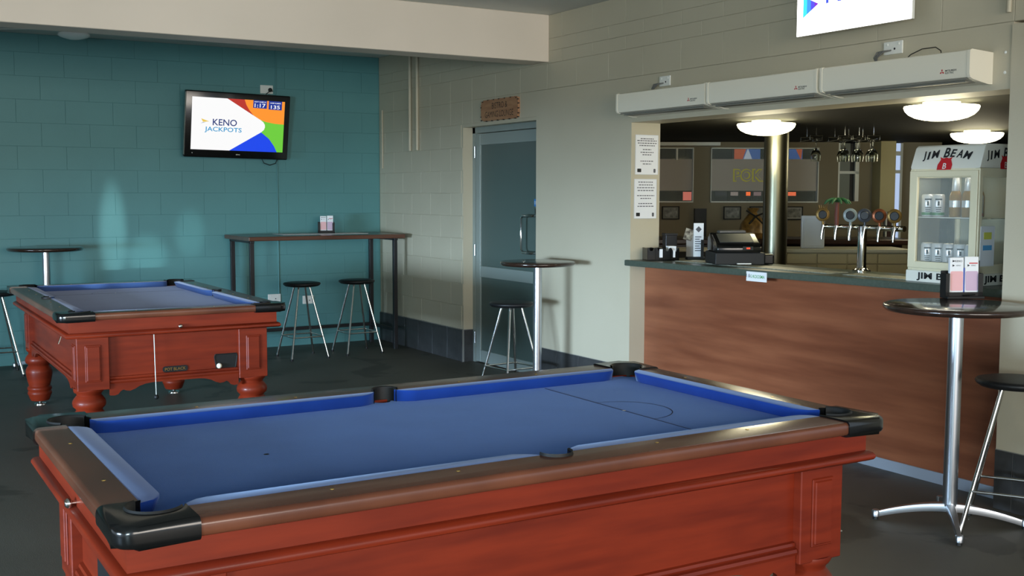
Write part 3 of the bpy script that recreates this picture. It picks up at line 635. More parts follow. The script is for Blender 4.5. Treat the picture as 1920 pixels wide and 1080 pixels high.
# ------------------------------------------------------------------ keno light box
T = thing('light_box', 'lit white keno sign hanging high on the block wall', 'sign', (4.56, 4.165, 2.365)); facing(T, (-1,0,0))
E_box2 = em('light_box_face', (255, 255, 252), 4.0)
bb = MB(); bb.box((-0.385, 0, -0.028), (0.385, 0.44, -0.006), 0.002); bb.build('casing', M_white, T)
bb = MB(); bb.box((-0.385, 0, -0.006), (0.385, 0.44, 0)); bb.build('lit_face', E_box2, T)
for x in (-0.3, 0.3):
    bb = MB(); bb.box((x-0.02, 0.30, -0.128), (x+0.02, 0.34, -0.028)); bb.build('bracket', M_white, T)
o = text_mesh('KENO', 0.15, 0.075, 0.225, 0.0008, em('sign_blue', (70, 90, 215), 1.3), T, 'sign_lettering', bold=0.0, wfit=0.50)
cols = [(70, 220, 225), (70, 150, 240), (90, 80, 225), (130, 50, 200)]
for k, cc in enumerate(cols):
    a0 = -PI*0.5+0.30*k+0.0; 
    P = [(-0.335, 0.085)]
    x0 = -0.335; 
    q = [(-0.340+0.028*k, 0.095+0.016*k), (-0.340+0.028*(k+1), 0.095+0.016*(k+1)), (-0.340+0.028*(k+1), 0.205-0.008*(k+1)**1.3), (-0.340+0.028*k, 0.205-0.008*k**1.3)]
    flat('emblem_stripe', q, 0.0008, em('sign_fan%d' % k, cc, 1.3), T)

# ------------------------------------------------------------------ timber sign
T = thing('timber_sign', 'small tan routed timber sign lettered bistro and gaming lounge over the door', 'sign', (W-0.001, 8.005, 2.193)); facing(T, (-1,0,0))
hw, hh = 0.305, 0.088; P = []
for (x0, y0, x1, y1, n) in ((-hw,-hh,hw,-hh,26), (hw,-hh,hw,hh,9), (hw,hh,-hw,hh,26), (-hw,hh,-hw,-hh,9)):
    for i in range(n):
        t = i/n; j = 0.004 if i % 2 else 0.0; x, y = x0+(x1-x0)*t, y0+(y1-y0)*t
        if abs(x) > hw-0.03 and abs(y) > hh-0.03: x *= 0.975; y *= 0.9
        P.append((x*(1-j/abs(hw)) if y0 != y1 else x-math.copysign(j, x), y-math.copysign(j, y) if y0 == y1 else y))
bb = MB(); bb.prism(P, 0, 0.020); bb.build('board', M_tan, T)
for i in range(0, len(P), 2):
    if P[i][0] > hw-0.01 or (i % 4 == 0):
        bb = MB(); x, y = P[i]; bb.box((x-0.008, y-0.004, 0.012), (x+0.008, y+0.004, 0.0212)); bb.build('burnt_notch', M_ink, T)
text_mesh('BISTRO &', 0.050, 0.01, 0.034, 0.0205, M_ink, T, 'lettering', bold=-0.005, wfit=0.25)
text_mesh('GAMING LOUNGE', 0.050, 0.0, -0.036, 0.0205, M_ink, T, 'lettering', bold=-0.005, wfit=0.46)

# ------------------------------------------------------------------ glazed door
DX = 4.79
Dr = MB(); Dr.box((DX, D1-0.045, 0), (DX+0.07, D1, DZ)); Dr.box((DX, D0, 0), (DX+0.07, D0+0.045, DZ)); Dr.box((DX, D0, DZ-0.05), (DX+0.07, D1, DZ))
door = struct(Dr.build('door_1', M_frame))
yl, yr = D1-0.050, D0+0.050
lf = MB()
def dpart(nm, a, c, m, bev=0.002): bb = MB(); bb.box(a, c, bev); return bb.build(nm, m, door)
dpart('stile', (DX+0.005, yl-0.075, 0.01), (DX+0.045, yl, DZ-0.055), M_frame); dpart('stile', (DX+0.005, yr, 0.01), (DX+0.045, yr+0.075, DZ-0.055), M_frame)
dpart('door_rail', (DX+0.006, yr+0.074, DZ-0.055-0.100), (DX+0.044, yl-0.074, DZ-0.056), M_frame); dpart('door_rail', (DX+0.006, yr+0.074, 0.765), (DX+0.044, yl-0.074, 0.862), M_frame); dpart('door_rail', (DX+0.006, yr+0.074, 0.01), (DX+0.044, yl-0.074, 0.115), M_frame)
dpart('glass_panel', (DX+0.020, yr+0.074, 0.862), (DX+0.028, yl-0.074, DZ-0.155), M_frost, 0); dpart('glass_panel', (DX+0.020, yr+0.074, 0.115), (DX+0.028, yl-0.074, 0.765), M_frost, 0)
bb = MB(); bb.tube([(DX+0.01, 7.66, 1.325), (DX-0.045, 7.66, 1.325), (DX-0.062, 7.665, 1.325), (DX-0.068, 7.68, 1.31), (DX-0.068, 7.69, 1.17), (DX-0.068, 7.68, 1.035), (DX-0.062, 7.665, 1.02), (DX-0.045, 7.66, 1.02), (DX+0.01, 7.66, 1.02)], 0.010, 10)
bb.b.free(); bb = MB(); bb.tube([(DX+0.008, 7.60, 1.318), (DX-0.05, 7.60, 1.318), (DX-0.055, 7.62, 1.318), (DX-0.055, 7.735, 1.318), (DX-0.055, 7.758, 1.295), (DX-0.055, 7.760, 1.05), (DX-0.055, 7.735, 1.02), (DX-0.055, 7.62, 1.018), (DX-0.05, 7.60, 1.018), (DX+0.008, 7.60, 1.018)], 0.011, 10); tag(bb.build('door_handle', M_chrome, door, smooth=60), 'chrome pull handle')
for z in (1.86, 1.0, 0.22): bb = MB(); bb.tube([(DX-0.006, D1-0.048, z-0.05), (DX-0.006, D1-0.048, z+0.05)], 0.008, 8); bb.build('hinge', M_alu, door, smooth=60)
M_sblue = mat('sticker_blue', (40, 110, 170), 0.5)
dpart('sticker', (DX+0.0185, 7.60, 1.395), (DX+0.020, 7.675, 1.455), M_sblue, 0)
o = text_mesh('18+', 0.03, 0, 0, 0, M_white, door, 'sticker_lettering'); o.matrix_local = Matrix.Translation((DX+0.018, 7.64, 1.425)) @ Matrix(((0,0,-1,0),(-1,0,0,0),(0,1,0,0),(0,0,0,1)))
dpart('sticker', (DX+0.0185, 7.61, 1.335), (DX+0.020, 7.665, 1.380), mat('sticker_dark', (40, 44, 44), 0.5), 0)

# ------------------------------------------------------------------ ceiling lamp of the pool room
T = thing('ceiling_light', 'small round prismatic glass light on the ceiling above the teal wall', 'ceiling light', (1.70, 9.92, CZ))
bb = MB(); bb.lathe([(0, 0), (.075, 0), (.080, -.012), (.070, -.030), (.0, -.030)], (0,0,0), 28); bb.build('lamp_base', M_white, T, smooth=50)
bb = MB(); bb.lathe([(.070, -.025), (.100, -.032), (.125, -.045), (.128, -.060), (.112, -.072), (.080, -.082), (.04, -.092), (.0, -.094)], (0,0,0), 32); bb.build('prismatic_glass', mat('prismatic_glass', (246, 244, 240), 0.2, bump=0.6, bscale=120, spec=1.0), T, smooth=25)
conduit([(1.05, 10.30, CZ-0.008), (1.58, 9.95, CZ-0.008)], 0.006, M_ceil, 'thin cable conduit on the ceiling leading to the round light')

# ------------------------------------------------------------------ bar front
bb = MB(); bb.box((4.82, O0-0.05, 0.055), (4.86, O1, 1.0)); struct(bb.build('trim_3', M_panel))
bb = MB(); bb.box((4.812, O0-0.05, 0.0), (4.85, O1, 0.060), 0.001); struct(bb.build('trim_4', M_kick))
bb = MB(); bb.prism([(4.655, O1+0.02), (4.655, O1-0.02), (4.79, O0+0.0), (5.25, O0), (5.25, O1-0.0), (4.686, O1+0.0), (4.686, O1+0.02)][::1], 1.000, 1.040)
bb.bevel_sel(lambda e: abs(e.verts[0].co.z-e.verts[1].co.z) < 1e-5 and e.verts[0].co.x < 4.8 and e.verts[1].co.x < 4.8, 0.005, 2)
ctop = tag(bb.build('bar_counter', M_counter, smooth=40), 'dark green grey counter top along the bar opening', 'counter')
bb = MB(); bb.box((4.84, 4.55, 1.0402), (5.02, 5.92, 1.046), 0.001); tag(bb.build('bar_runner', mat('pale_bar_mat', (150, 152, 138), 0.5, noise=((110, 112, 100), 20, (1, 3, 1), 4))), 'flat pale bar mat lying along the counter in front of the register', 'bar mat')
bb = MB(); bb.box((4.86, 3.98, 1.0402), (5.04, 4.45, 1.045), 0.001); tag(bb.build('bar_runner', MATS['pale_bar_mat']), 'flat pale bar mat on the counter in front of the beer taps', 'bar mat')
# card label on the counter edge
fd = Vector((4.79-4.655, O0-(O1-0.02), 0)).normalized()
nx = Vector((fd.y, -fd.x, 0)); nx = nx if nx.x < 0 else -nx
def edge_pt(y): t = ((O1-0.02)-y)/((O1-0.02)-O0); return 4.655+(4.79-4.655)*t
yy = 4.985
T = thing('counter_label', 'small white card with green lettering stuck on the counter edge', 'label', (edge_pt(yy)-0.001, yy, 1.002)); facing(T, nx)
bb = MB(); bb.box((-0.083, -0.030, 0.0), (0.083, 0.028, 0.003)); bb.build('card', M_paper, T)
text_mesh('KOOSMA', 0.020, 0.020, 0.0, 0.0034, mat('green_print', (60, 150, 70), 0.6), T, 'lettering', bold=0.012, wfit=0.095)
text_mesh('Q', 0.020, -0.042, 0.0, 0.0034, MATS['green_print'], T, 'lettering')
text_mesh('I &', 0.022, -0.066, 0.003, 0.0034, M_greyink, T, 'lettering')

# posters on the jamb (facing -Y)
def poster(x0, x1, z0, z1, rows, label):
    T = thing('notice', label, 'notice', ((x0+x1)/2, O1-0.001, (z0+z1)/2)); facing(T, (0,-1,0)); hw, hh = (x1-x0)/2, (z1-z0)/2
    bb = MB(); bb.box((-hw, -hh, 0), (hw, hh, 0.0015)); bb.build('sheet', M_paper, T)
    fr = MB()
    for a, c in (((-hw,-hh),(hw,-hh+.003)),((-hw,hh-.003),(hw,hh)),((-hw,-hh),(-hw+.003,hh)),((hw-.003,-hh),(hw,hh))): fr.box((*a, 0.0015), (*c, 0.0022))
    fr.build('laminate_edge', mat('laminate', (205, 208, 212), 0.15) if 'laminate' not in MATS else MATS['laminate'], T)
    g = MB(); rnd = random.Random(x0+z0)
    for (v, wd) in rows:
        x = -wd*hw; y = hh-v*2*hh
        while x < wd*hw:
            l = rnd.uniform(0.010, 0.022); l = min(l, wd*hw-x+0.004)
            g.box((x, y-0.003, 0.0016), (x+l, y+0.003, 0.0020)); x += l+0.005
    g.build('printed_lines', M_greyink, T)['kind'] = 'stuff'
    g = MB(); g.prism(rrect(-hw*0.82, -hh*0.88, -hw*0.48, -hh*0.70, 0.004), 0.0016, 0.002); g.build('printed_crest', M_ink, T)
    g = MB(); g.prism(rrect(hw*0.60, -hh*0.90, hw*0.78, -hh*0.70, 0.006), 0.0016, 0.002); g.build('printed_crest', M_greyink, T)
poster(4.722, 4.922, 1.632, 1.908, ((.10, .55), (.15, .85), (.21, .8), (.27, .65), (.37, .35), (.44, .55), (.50, .38), (.66, .55), (.73, .35)), 'white printed notice on the opening jamb, the upper one')
poster(4.716, 4.912, 1.326, 1.602, ((.08, .65), (.15, .6), (.22, .75), (.29, .7), (.42, .75), (.49, .45), (.62, .62), (.69, .7)), 'white printed notice on the opening jamb, the lower one')

# ------------------------------------------------------------------ inside the bar: shell
Fh = Vector((math.sin(YAW), math.cos(YAW), 0)); Rh = Vector((math.cos(YAW), -math.sin(YAW), 0))
def at(px, D, z=0.0):
    """plan position of the sight line through column px at distance D, height z"""
    p = Fh*D+Rh*((px-960)/2085.5*D); return Vector((p.x, p.y, z))
def zh(py, D): return 1.5+(362.5-py)/2085.5*D
bb = MB(); bb.box((WB, 0.5, 2.03), (14, 14, 2.13)); struct(bb.build('ceiling', M_barceil))
bb = MB(); bb.box((13.9, 0.5, 0), (14, 14, 2.03)); struct(bb.build('wall_bar_far', M_barwall))
bb = MB(); bb.box((WB, 0.5, 0), (14, 0.6, 2.03)); struct(bb.build('wall_bar_near', M_barwall))
bb = MB(); bb.box((WB, 13.9, 0), (14, 14, 2.03)); struct(bb.build('wall_bar_end', M_barwall))
# cross wall square to the sight line, windows cut in it
DW = 11.5
CW = bpy.data.objects.new('wall_lounge', None)
def wx(px): return (px-960)/2085.5*DW
WM = Matrix.Translation(Fh*DW) @ Matrix.Rotation(-YAW, 4, 'Z')   # local x to the right, y away
def wbox(mb, p0, p1, y0, y1, d0=0.0, d1=0.10): mb.box((wx(p0), d0, zh(y1, DW)), (wx(p1), d1, zh(y0, DW)))
bb = MB(); bb.M = WM
ZT = 2.03
def wz(mb, p0, p1, z0, z1, d0=0.0, d1=0.10): mb.box((wx(p0), d0, z0), (wx(p1), d1, z1))
zs, zt = zh(378.5, DW), zh(277.5, DW)
wz(bb, 1190, 1552, 0, zs); wz(bb, 1190, 1552, zt, ZT); wz(bb, 1298, 1330, zs, zt); wz(bb, 1530, 1552, zs, zt); wz(bb, 1190, 1200, zs, zt)
wz(bb, 1552, 1655, 0, zh(376, DW)); wz(bb, 1607, 1632, zh(376, DW), ZT); wz(bb, 1552, 1568, zh(376, DW), ZT); wz(bb, 1688, 1760, 0, ZT)
wl = struct(bb.build('wall_lounge', M_barwall))
M_cpost = mat('pale_yellow_post', (176, 160, 112), 0.6)
bb = MB(); bb.M = WM; wz(bb, 1632, 1659, zh(395, DW), ZT, -0.25, 0.0); struct(bb.build('trim_5', M_cpost))
bb = MB(); bb.M = WM; wz(bb, 1300, 1322, 0, zh(390, DW), -0.06, -0.002); tag(bb.build('dark_panel', M_dsteel), 'dark upright panel against the lounge wall between the windows', 'panel')
# window frames, frosted panes
M_frb = mat('frosted_window_band', (176, 168, 160), 0.5, alpha=1.0)
M_dk = mat('dark_lounge', (40, 38, 36), 0.6)
def lounge_window(i, p0, p1, mull):
    g = MB(); g.M = WM
    for (a, c, y0, y1) in ((p0, p1, 277, 279), (p0, p1, 376.5, 378.8), (p0, p0+1.6, 277, 378.5), (p1-1.6, p1, 277, 378.5)): wbox(g, a, c, y0, y1, -0.02, 0.05)
    fr = struct(g.build('window_%d' % i, M_white))
    if mull:
        g = MB(); g.M = WM; wbox(g, mull, mull+3.5, 278, 300, -0.018, 0.045); g.build('mullion', M_white, fr)
    g = MB(); g.M = WM; wbox(g, p0+1, p1-1, 298, 357, 0.012, 0.018); g.build('frosted_band', M_frb, fr)
    g = MB(); g.M = WM; wbox(g, p0+1, p1-1, 278, 378, 0.022, 0.026); g.build('pane', M_pane, fr)
    return fr
w1 = lounge_window(1, 1200, 1298, 1265); w2 = lounge_window(2, 1330, 1531, None)
M_yel = mat('yellow_vinyl_letter', (222, 214, 90), 0.5)
o = text_mesh('POK', 0.135, 0, 0, 0, M_yel, w2, 'window_lettering', bold=0.07, wfit=0.315); o.matrix_local = WM @ Matrix.Translation((wx(1401), 0.008, zh(328, DW))) @ Matrix.Rotation(PI/2, 4, 'X')
o = text_mesh('POK', 0.112, 0, 0, 0, M_frb, w2, 'window_lettering', bold=0.01, wfit=0.285); o.matrix_local = WM @ Matrix.Translation((wx(1401), 0.006, zh(328, DW))) @ Matrix.Rotation(PI/2, 4, 'X')
# lounge behind the windows
bb = MB(); bb.M = WM; bb.box((0.6, 1.8, 0), (5.2, 1.9, 2.03)); struct(bb.build('wall_lounge_rear', M_dk))
def reflection_thing(px, py, w_, h_, cols, label, D2=12.9):  # television reflections in the window, built as added glowing panels behind the glass
    T = thing('lounge_screen', label, 'screen', at(px, D2, zh(py, D2)), -YAW)
    g = MB(); g.box((-w_/2-0.02, 0.01, -h_/2-0.02), (w_/2+0.02, 0.05, h_/2+0.02), 0.004); g.build('casing', M_black, T)
    for k, (pts, m) in enumerate(cols):
        g = MB(); g.b.faces.new([g._v((-w_/2+w_*u, 0.006-0.001*k, h_/2-h_*v)) for u, v in pts]); g.build('screen_area', m, T)
reflection_thing(1398, 289, 0.30, 0.20, (([(0,0),(0,1),(1,1),(1,0)], em('lounge_screen_blue', (50, 80, 130), 0.9)), ([(0,0),(0,1),(.28,1),(.5,0)], em('lounge_screen_orange', (150, 70, 40), 0.9)), ([(.30,1),(.52,.15),(.75,1)], em('lounge_screen_white', (150, 160, 170), 0.9))), 'colourful screen in the lounge behind the top of the large window')
reflection_thing(1488, 290, 0.16, 0.20, (([(0,0),(0,1),(1,1),(1,0)], MATS['lounge_screen_blue']), ([(.4,0),(.9,.8),(1,0)], MATS['lounge_screen_orange'])), 'small orange and blue screen in the lounge seen right of the steel column')
for k, (px, wd, cc) in enumerate(((1350, 22, (30, 30, 34)), (1375, 14, (120, 110, 104)), (1401, 8, (255, 110, 40)), (1418, 14, (110, 90, 90)), (1482, 16, (235, 110, 70)))):
    m_ = em('machine_glow%d' % k, cc, 1.0)
    T = thing('gaming_machine', ('gaming machine with dark panel', 'gaming machine with grey panel', 'gaming machine with bright orange light', 'gaming machine with dull pink panel', 'gaming machine with orange red panel')[k]+' behind the large lounge window', 'machine', at(px, 12.5, 0), -YAW, 'gaming machines behind the window')
    w_ = wd/2085.5*12.5
    g = MB(); g.box((-w_/2-0.01, 0, 0), (w_/2+0.01, 0.3, 1.60), 0.01); g.build('cabinet', M_dk, T)
    g = MB(); g.box((-w_/2, -0.004, zh(366, 12.5)), (w_/2, 0.0, zh(359, 12.5))); g.build('lit_panel', m_, T)
T = thing('pendant_lamp', 'orange glowing tubular lamp behind the left lounge window', 'lamp', at(1283, 11.9, zh(322, 11.9)), -YAW)
E_fil = em('filament_orange', (255, 180, 90), 1.6)
for k in range(4):
    g = MB(); g.tube([(-0.055+0.028*k, 0, 0.06), (-0.045+0.026*k, 0, 0.0), (-0.02+0.015*k, 0, -0.05)], 0.004, 6); g.build('glowing_tube', E_fil, T)
g = MB(); g.tube([(0, 0, 0.07), (0, 0, 0.35)], 0.004, 6); g.build('lamp_cord', M_mblack, T)
T = thing('lit_sign', 'small red and pink lit sign low behind the left lounge window', 'sign', at(1287, 11.85, zh(367, 11.85)), -YAW)
g = MB(); g.box((-0.05, 0, -0.05), (0.05, 0.02, 0.05)); g.build('casing', M_mblack, T); g = MB(); g.box((-0.045, -0.003, -0.045), (0.045, 0, 0.045)); g.build('lit_face', em('pink_sign', (205, 110, 95), 0.9), T)
# small window and glazed door on the right of the lounge wall
g = MB(); g.M = WM
for (a, c, y0, y1) in ((1600, 1607, 268, 376), (1568, 1607, 320, 325), (1568, 1571, 268, 376)): wbox(g, a, c, y0, y1, 0.0, 0.05)
fr = struct(g.build('window_3', M_white)); g = MB(); g.M = WM; wbox(g, 1570, 1593, 268, 376, 0.06, 0.07); g.build('pane', mat('grey_curtain', (126, 130, 122), 0.6), fr)
g = MB(); g.M = WM; wbox(g, 1593, 1601, 268, 376, 0.06, 0.07); g.build('pane', M_dk, fr)
g = MB(); g.M = WM
for (a, c, y0, y1) in ((1659, 1662, 268, 470), (1684, 1688, 268, 470), (1659, 1688, 283, 291), (1659, 1688, 318, 324), (1671, 1675, 268, 470)): wbox(g, a, c, y0, y1, 0.0, 0.05)
dr = struct(g.build('door_2', M_white))
g = MB(); g.M = WM; wbox(g, 1675, 1684, 268, 470, 0.02, 0.03); g.build('glazing', em('daylight_through_door', (176, 196, 228), 1.0), dr)
g = MB(); g.M = WM; wbox(g, 1662, 1671, 268, 470, 0.02, 0.03); g.build('glazing', mat('maroon_curtain', (70, 44, 40), 0.6), dr)
# framed pictures
for k, (px, py, lab) in enumerate(((1256.5, 398, 'dark framed photograph under the left lounge window'), (1371.5, 398, 'black framed landscape photograph left of the steel column'), (1420, 398, 'dark framed photograph partly behind the steel column'), (1487, 398, 'black framed pale photograph right of the steel column'))):
    T = thing('framed_picture', lab, 'picture', at(px, DW-0.02, zh(py, DW)), -YAW, 'framed pictures on the lounge wall')
    g = MB(); hw_, hh_ = 0.089, 0.067
    for a, c in (((-hw_,-hh_),(hw_,-hh_+.009)),((-hw_,hh_-.009),(hw_,hh_)),((-hw_,-hh_),(-hw_+.009,hh_)),((hw_-.009,-hh_),(hw_,hh_))): g.box((a[0], -0.02, a[1]), (c[0], 0.0, c[1]))
    g.build('frame', M_ink, T); g = MB(); g.box((-hw_+.008, -0.008, -hh_+.008), (hw_-.008, -0.003, hh_-.008)); g.build('mount', mat('mount%d' % k, (120, 118, 108) if k != 3 else (170, 168, 164), 0.6), T)
    g = MB(); g.box((-hw_+.022, -0.010, -hh_+.020), (hw_-.022, -0.008, hh_-.020)); g.build('photograph', mat('photo%d' % k, (70, 70, 66), 0.5, noise=((150, 150, 145), 22, (1,1,1), 5)), T)
# white bulkhead strip upper left
g = MB(); g.M = WM; wbox(g, 1190, 1341, 268.5, 274.5, -0.20, -0.02); tag(struct(g.build('trim_6', M_white)), None)

# ------------------------------------------------------------------ lamps in the bar
E_dome = em('opal_dome', (255, 246, 196), 9.0)
for (x, y, r, lab, pw) in ((5.76, 6.03, 0.208, 'round glowing dome light left over the register', 15), (5.46, 4.29, 0.208, 'round glowing dome light right in front of the drinks fridge', 15), (8.12, 6.02, 0.208, 'furthest round glowing dome light above the fridge top', 20)):
    T = thing('dome_light', lab, 'ceiling light', (x, y, 2.03), 0, 'dome lights on the bar ceiling')
    g = MB(); g.lathe([(0,0),(r*0.5,0),(r*0.5,-0.026),(0,-0.026)], (0,0,0), 36); g.build('lamp_base', M_white, T, smooth=50)
    g = MB(); g.lathe([(0,-0.022),(r*0.86,-0.022),(r*0.99,-0.024),(r,-0.032),(r*0.96,-0.052),(r*0.86,-0.073),(r*0.70,-0.090),(r*0.5,-0.101),(r*0.25,-0.108),(0,-0.110)], (0,0,0), 40); g.build('opal_dome', E_dome, T, smooth=60)
    l = bpy.data.lights.new('dome_glow', 'POINT'); l.energy = pw; l.color = (1.0, 0.90, 0.62); l.shadow_soft_size = 0.16
    lo = bpy.data.objects.new('dome_glow', l); C.objects.link(lo); lo.location = (x, y, 1.80)

# ------------------------------------------------------------------ steel column
T = thing('steel_column', 'polished stainless steel column behind the register', 'column', at(1452, 8.42, 0))
g = MB(); g.lathe([(0.091, 0.0), (0.091, 2.03)], (0,0,0), 48); g.build('shaft', M_steel, T, smooth=60)
g = MB(); g.lathe([(0.091, 0.0), (0.12, 0.0), (0.12, 0.012), (0.091, 0.014)], (0,0,0), 36); g.build('base_ring', M_steel, T, smooth=40)

# ------------------------------------------------------------------ back bar counters (square to the sight line)
M_cab = mat('cream_cupboard', (178, 168, 138), 0.5); M_dbar = mat('dark_varnished_bar', (44, 28, 22), 0.3)
T = thing('back_bench', 'cream work bench with pale top behind the beer taps', 'bench', at(1590, 9.2, 0), -YAW)
hw = (1712-1470)/2085.5*9.2/2; z = zh(466, 9.2)
g = MB(); g.box((-hw, 0, z-0.03), (hw, 0.5, z), 0.004); g.build('bench_top', mat('pale_bench_top', (176, 172, 152), 0.4), T)
g = MB(); g.box((-hw+0.02, 0.03, 0), (hw-0.02, 0.5, z-0.03)); g.build('bench_body', M_cab, T)
n = 4; dwd = (2*hw-0.06)/n
for k in range(n):
    g = MB(); x0 = -hw+0.03+k*dwd; g.box((x0+0.006, 0.012, 0.1), (x0+dwd-0.006, 0.03, z-0.13), 0.002); g.build('cupboard_door', M_cab, T)
    g = MB(); g.box((x0+0.006, 0.012, z-0.12), (x0+dwd-0.006, 0.03, z-0.04), 0.002); g.build('drawer', M_cab, T)
T = thing('far_bar', 'dark varnished bar counter running behind the register and taps', 'counter', at(1470, 9.9, 0), -YAW)
hw = (1712-1230)/2085.5*9.9/2; z = zh(447, 9.9)
g = MB(); g.box((-hw, 0, z-0.05), (hw, 0.6, z), 0.01, 2); g.build('bar_top', M_dbar, T)
g = MB(); g.box((-hw+0.05, 0.12, 0), (hw-0.05, 0.5, z-0.05)); g.build('bar_body', M_dbar, T)
T = thing('service_shelf', 'narrow dark shelf with pale front edge left of the register', 'shelf', at(1290, 8.45, 0), -YAW)
hw = 0.21; z = zh(467, 8.45)
g = MB(); g.box((-hw, 0, z-0.018), (hw, 0.4, z), 0.003); g.build('shelf_board', mat('grey_shelf_edge', (120, 116, 104), 0.35), T)
g = MB(); g.box((-hw+0.01, 0.02, 0), (hw-0.01, 0.38, z-0.018)); g.build('shelf_body', M_mblack, T)

# ------------------------------------------------------------------ cash register
T = thing('cash_register', 'black cash register with small red display on the counter', 'cash register', (4.965, 5.45, 1.047), -0.50)
# side profile (y depth, z)
def side(mb, prof, x0, x1):
    A = [mb._v((x0, p, q)) for p, q in prof]; B = [mb._v((x1, p, q)) for p, q in prof]; n = len(prof)
    mb.b.faces.new(A[::-1]); mb.b.faces.new(B)
    for i in range(n): j = (i+1) % n; mb.b.faces.new([A[i], A[j], B[j], B[i]])
g = MB(); g.box((-0.165, -0.13, 0.0), (0.155, 0.17, 0.078), 0.006, 2); g.build('cash_drawer', M_mblack, T)
g = MB(); side(g, [(-0.14, 0.078), (-0.14, 0.115), (-0.10, 0.140), (0.02, 0.192), (0.09, 0.200), (0.15, 0.165), (0.16, 0.078)], -0.155, 0.13); g.bevel_sel(lambda e: True, 0.008, 2); g.build('register_body', M_black, T, smooth=40)
g = MB(); g.box((0.01, -0.146, 0.095), (0.075, -0.139, 0.118), 0.001); dsp = g.build('display', M_mblack, T)
text_mesh('0.00', 0.010, 0.043, 0.107, 0, em('red_digits', (255, 70, 30), 3.0), dsp, 'display_digits', bold=0.02).matrix_local = Matrix.Translation((0, -0.1475, 0)) @ Matrix.Rotation(PI/2, 4, 'X')
g = MB(); g.M = Matrix.Translation((-0.01, -0.045, 0.167)) @ Matrix.Rotation(0.43, 4, 'X'); g.box((-0.12, -0.06, 0), (0.10, 0.06, 0.004)); g.build('screen_panel', mat('register_screen', (60, 62, 60), 0.2), T)
g = MB(); g.box((-0.10, 0.06, 0.196), (0.08, 0.13, 0.214), 0.006); g.build('receipt_cover', mat('smoky_cover', (70, 70, 66), 0.3), T)
g = MB(); g.box((0.157, -0.10, 0.0), (0.225, 0.10, 0.068), 0.010, 2); g.build('card_reader', M_black, T)
g = MB(); g.box((-0.03, -0.165, 0.006), (0.06, -0.150, 0.012)); g.build('drawer_label', M_white, T)

# ------------------------------------------------------------------ counter clutter
T = thing('bar_caddy', 'black plastic napkin and straw caddy at the left end of the counter', 'caddy', (4.845, 6.075, 1.04), -0.35)
g = MB(); g.box((-0.115, -0.05, 0), (0.115, 0.06, 0.008))
for x in (-0.115, -0.060, -0.005, 0.05, 0.105): g.box((x, -0.05, 0), (x+0.008, 0.06, 0.088), 0.002)
for (x0, x1, h_) in ((-0.115, -0.055, 0.088), (-0.055, -0.0, 0.088), (0.0, 0.055, 0.085), (0.05, 0.115, 0.082)):
    P = [(x0, 0.0), (x1, 0.0), (x1, h_), (x1-0.012, h_), (x1-0.020, h_-0.02), (x0+0.020, h_-0.02), (x0+0.012, h_), (x0, h_)]
    a = g.M; g.M = a @ Matrix.Translation((0, -0.047, 0)) @ Matrix.Rotation(PI/2, 4, 'X'); g.prism(P, 0, 0.003); g.M = a
g.box((-0.115, 0.055, 0), (0.115, 0.060, 0.085)); g.build('caddy_body', M_black, T)
g = MB(); g.box((-0.028, -0.054, 0.022), (-0.006, -0.0505, 0.080)); g.box((0.045, -0.03, 0.008), (0.10, 0.03, 0.098)); g.build('napkins', M_paper, T)
g = MB(); g.box((0.070, -0.054, 0.022), (0.085, -0.0505, 0.072)); g.build('napkins', M_paper, T)
T = thing('straw_tub', 'dark square tub standing behind the black caddy', 'tub', (4.99, 6.16, 1.04), -0.30)
T.location = (5.0, 6.17, 1.04)
g = MB(); g.box((-0.042, -0.03, 0), (0.042, 0.04, 0.176), 0.004); g.build('tub_body', M_dsteel, T)
g = MB(); g.box((-0.046, -0.034, 0.166), (0.046, 0.044, 0.182), 0.003); g.build('tub_rim', M_dsteel, T)
T = thing('flyer_stand', 'stand of white and dark flyers behind the caddy at the counter end', 'stand', (5.105, 6.02, 1.04), -0.45)
g = MB(); g.box((-0.06, -0.02, 0), (0.07, 0.05, 0.02), 0.003); g.box((0.035, -0.022, 0), (0.055, -0.016, 0.14)); g.build('stand_base', M_mblack, T)
g = MB(); g.box((-0.012, 0.0, 0.02), (0.058, 0.008, 0.255)); f1 = g.build('flyer', M_paper, T)
g = MB(); g.prism([(0.0, 0.0), (0.022, 0.022), (0.0, 0.044), (-0.022, 0.022)], 0, 0.0005); g.b.free()
g = MB(); g.M = Matrix.Translation((0.022, -0.0005, 0.19)) @ Matrix.Rotation(PI/2, 4, 'X'); g.prism([(0.0, 0.0), (0.022, 0.022), (0.0, 0.044), (-0.022, 0.022)], 0, 0.0006); g.build('printed_diamond', M_greyink, f1)
g = MB(); g.M = Matrix.Translation((0.022, -0.0005, 0.0)) @ Matrix.Rotation(PI/2, 4, 'X')
for k in range(7): g.box((-0.025, 0.06+0.016*k, 0), (0.02-0.006*(k % 3), 0.066+0.016*k, 0.0006))
g.build('printed_lines', M_greyink, f1)['kind'] = 'stuff'
g = MB(); g.box((-0.060, 0.012, 0.02), (-0.010, 0.020, 0.165)); g.build('flyer', mat('grey_flyer', (140, 134, 128), 0.6), T)
g = MB(); g.M = Matrix.Translation((-0.045, 0.010, 0.175)) @ Matrix.Rotation(0.3, 4, 'Y'); g.box((-0.03, 0, -0.04), (0.03, 0.006, 0.04)); g.build('flyer', mat('dark_flyer', (54, 44, 34), 0.5, noise=((170, 160, 140), 40, (1,1,1), 4)), T)
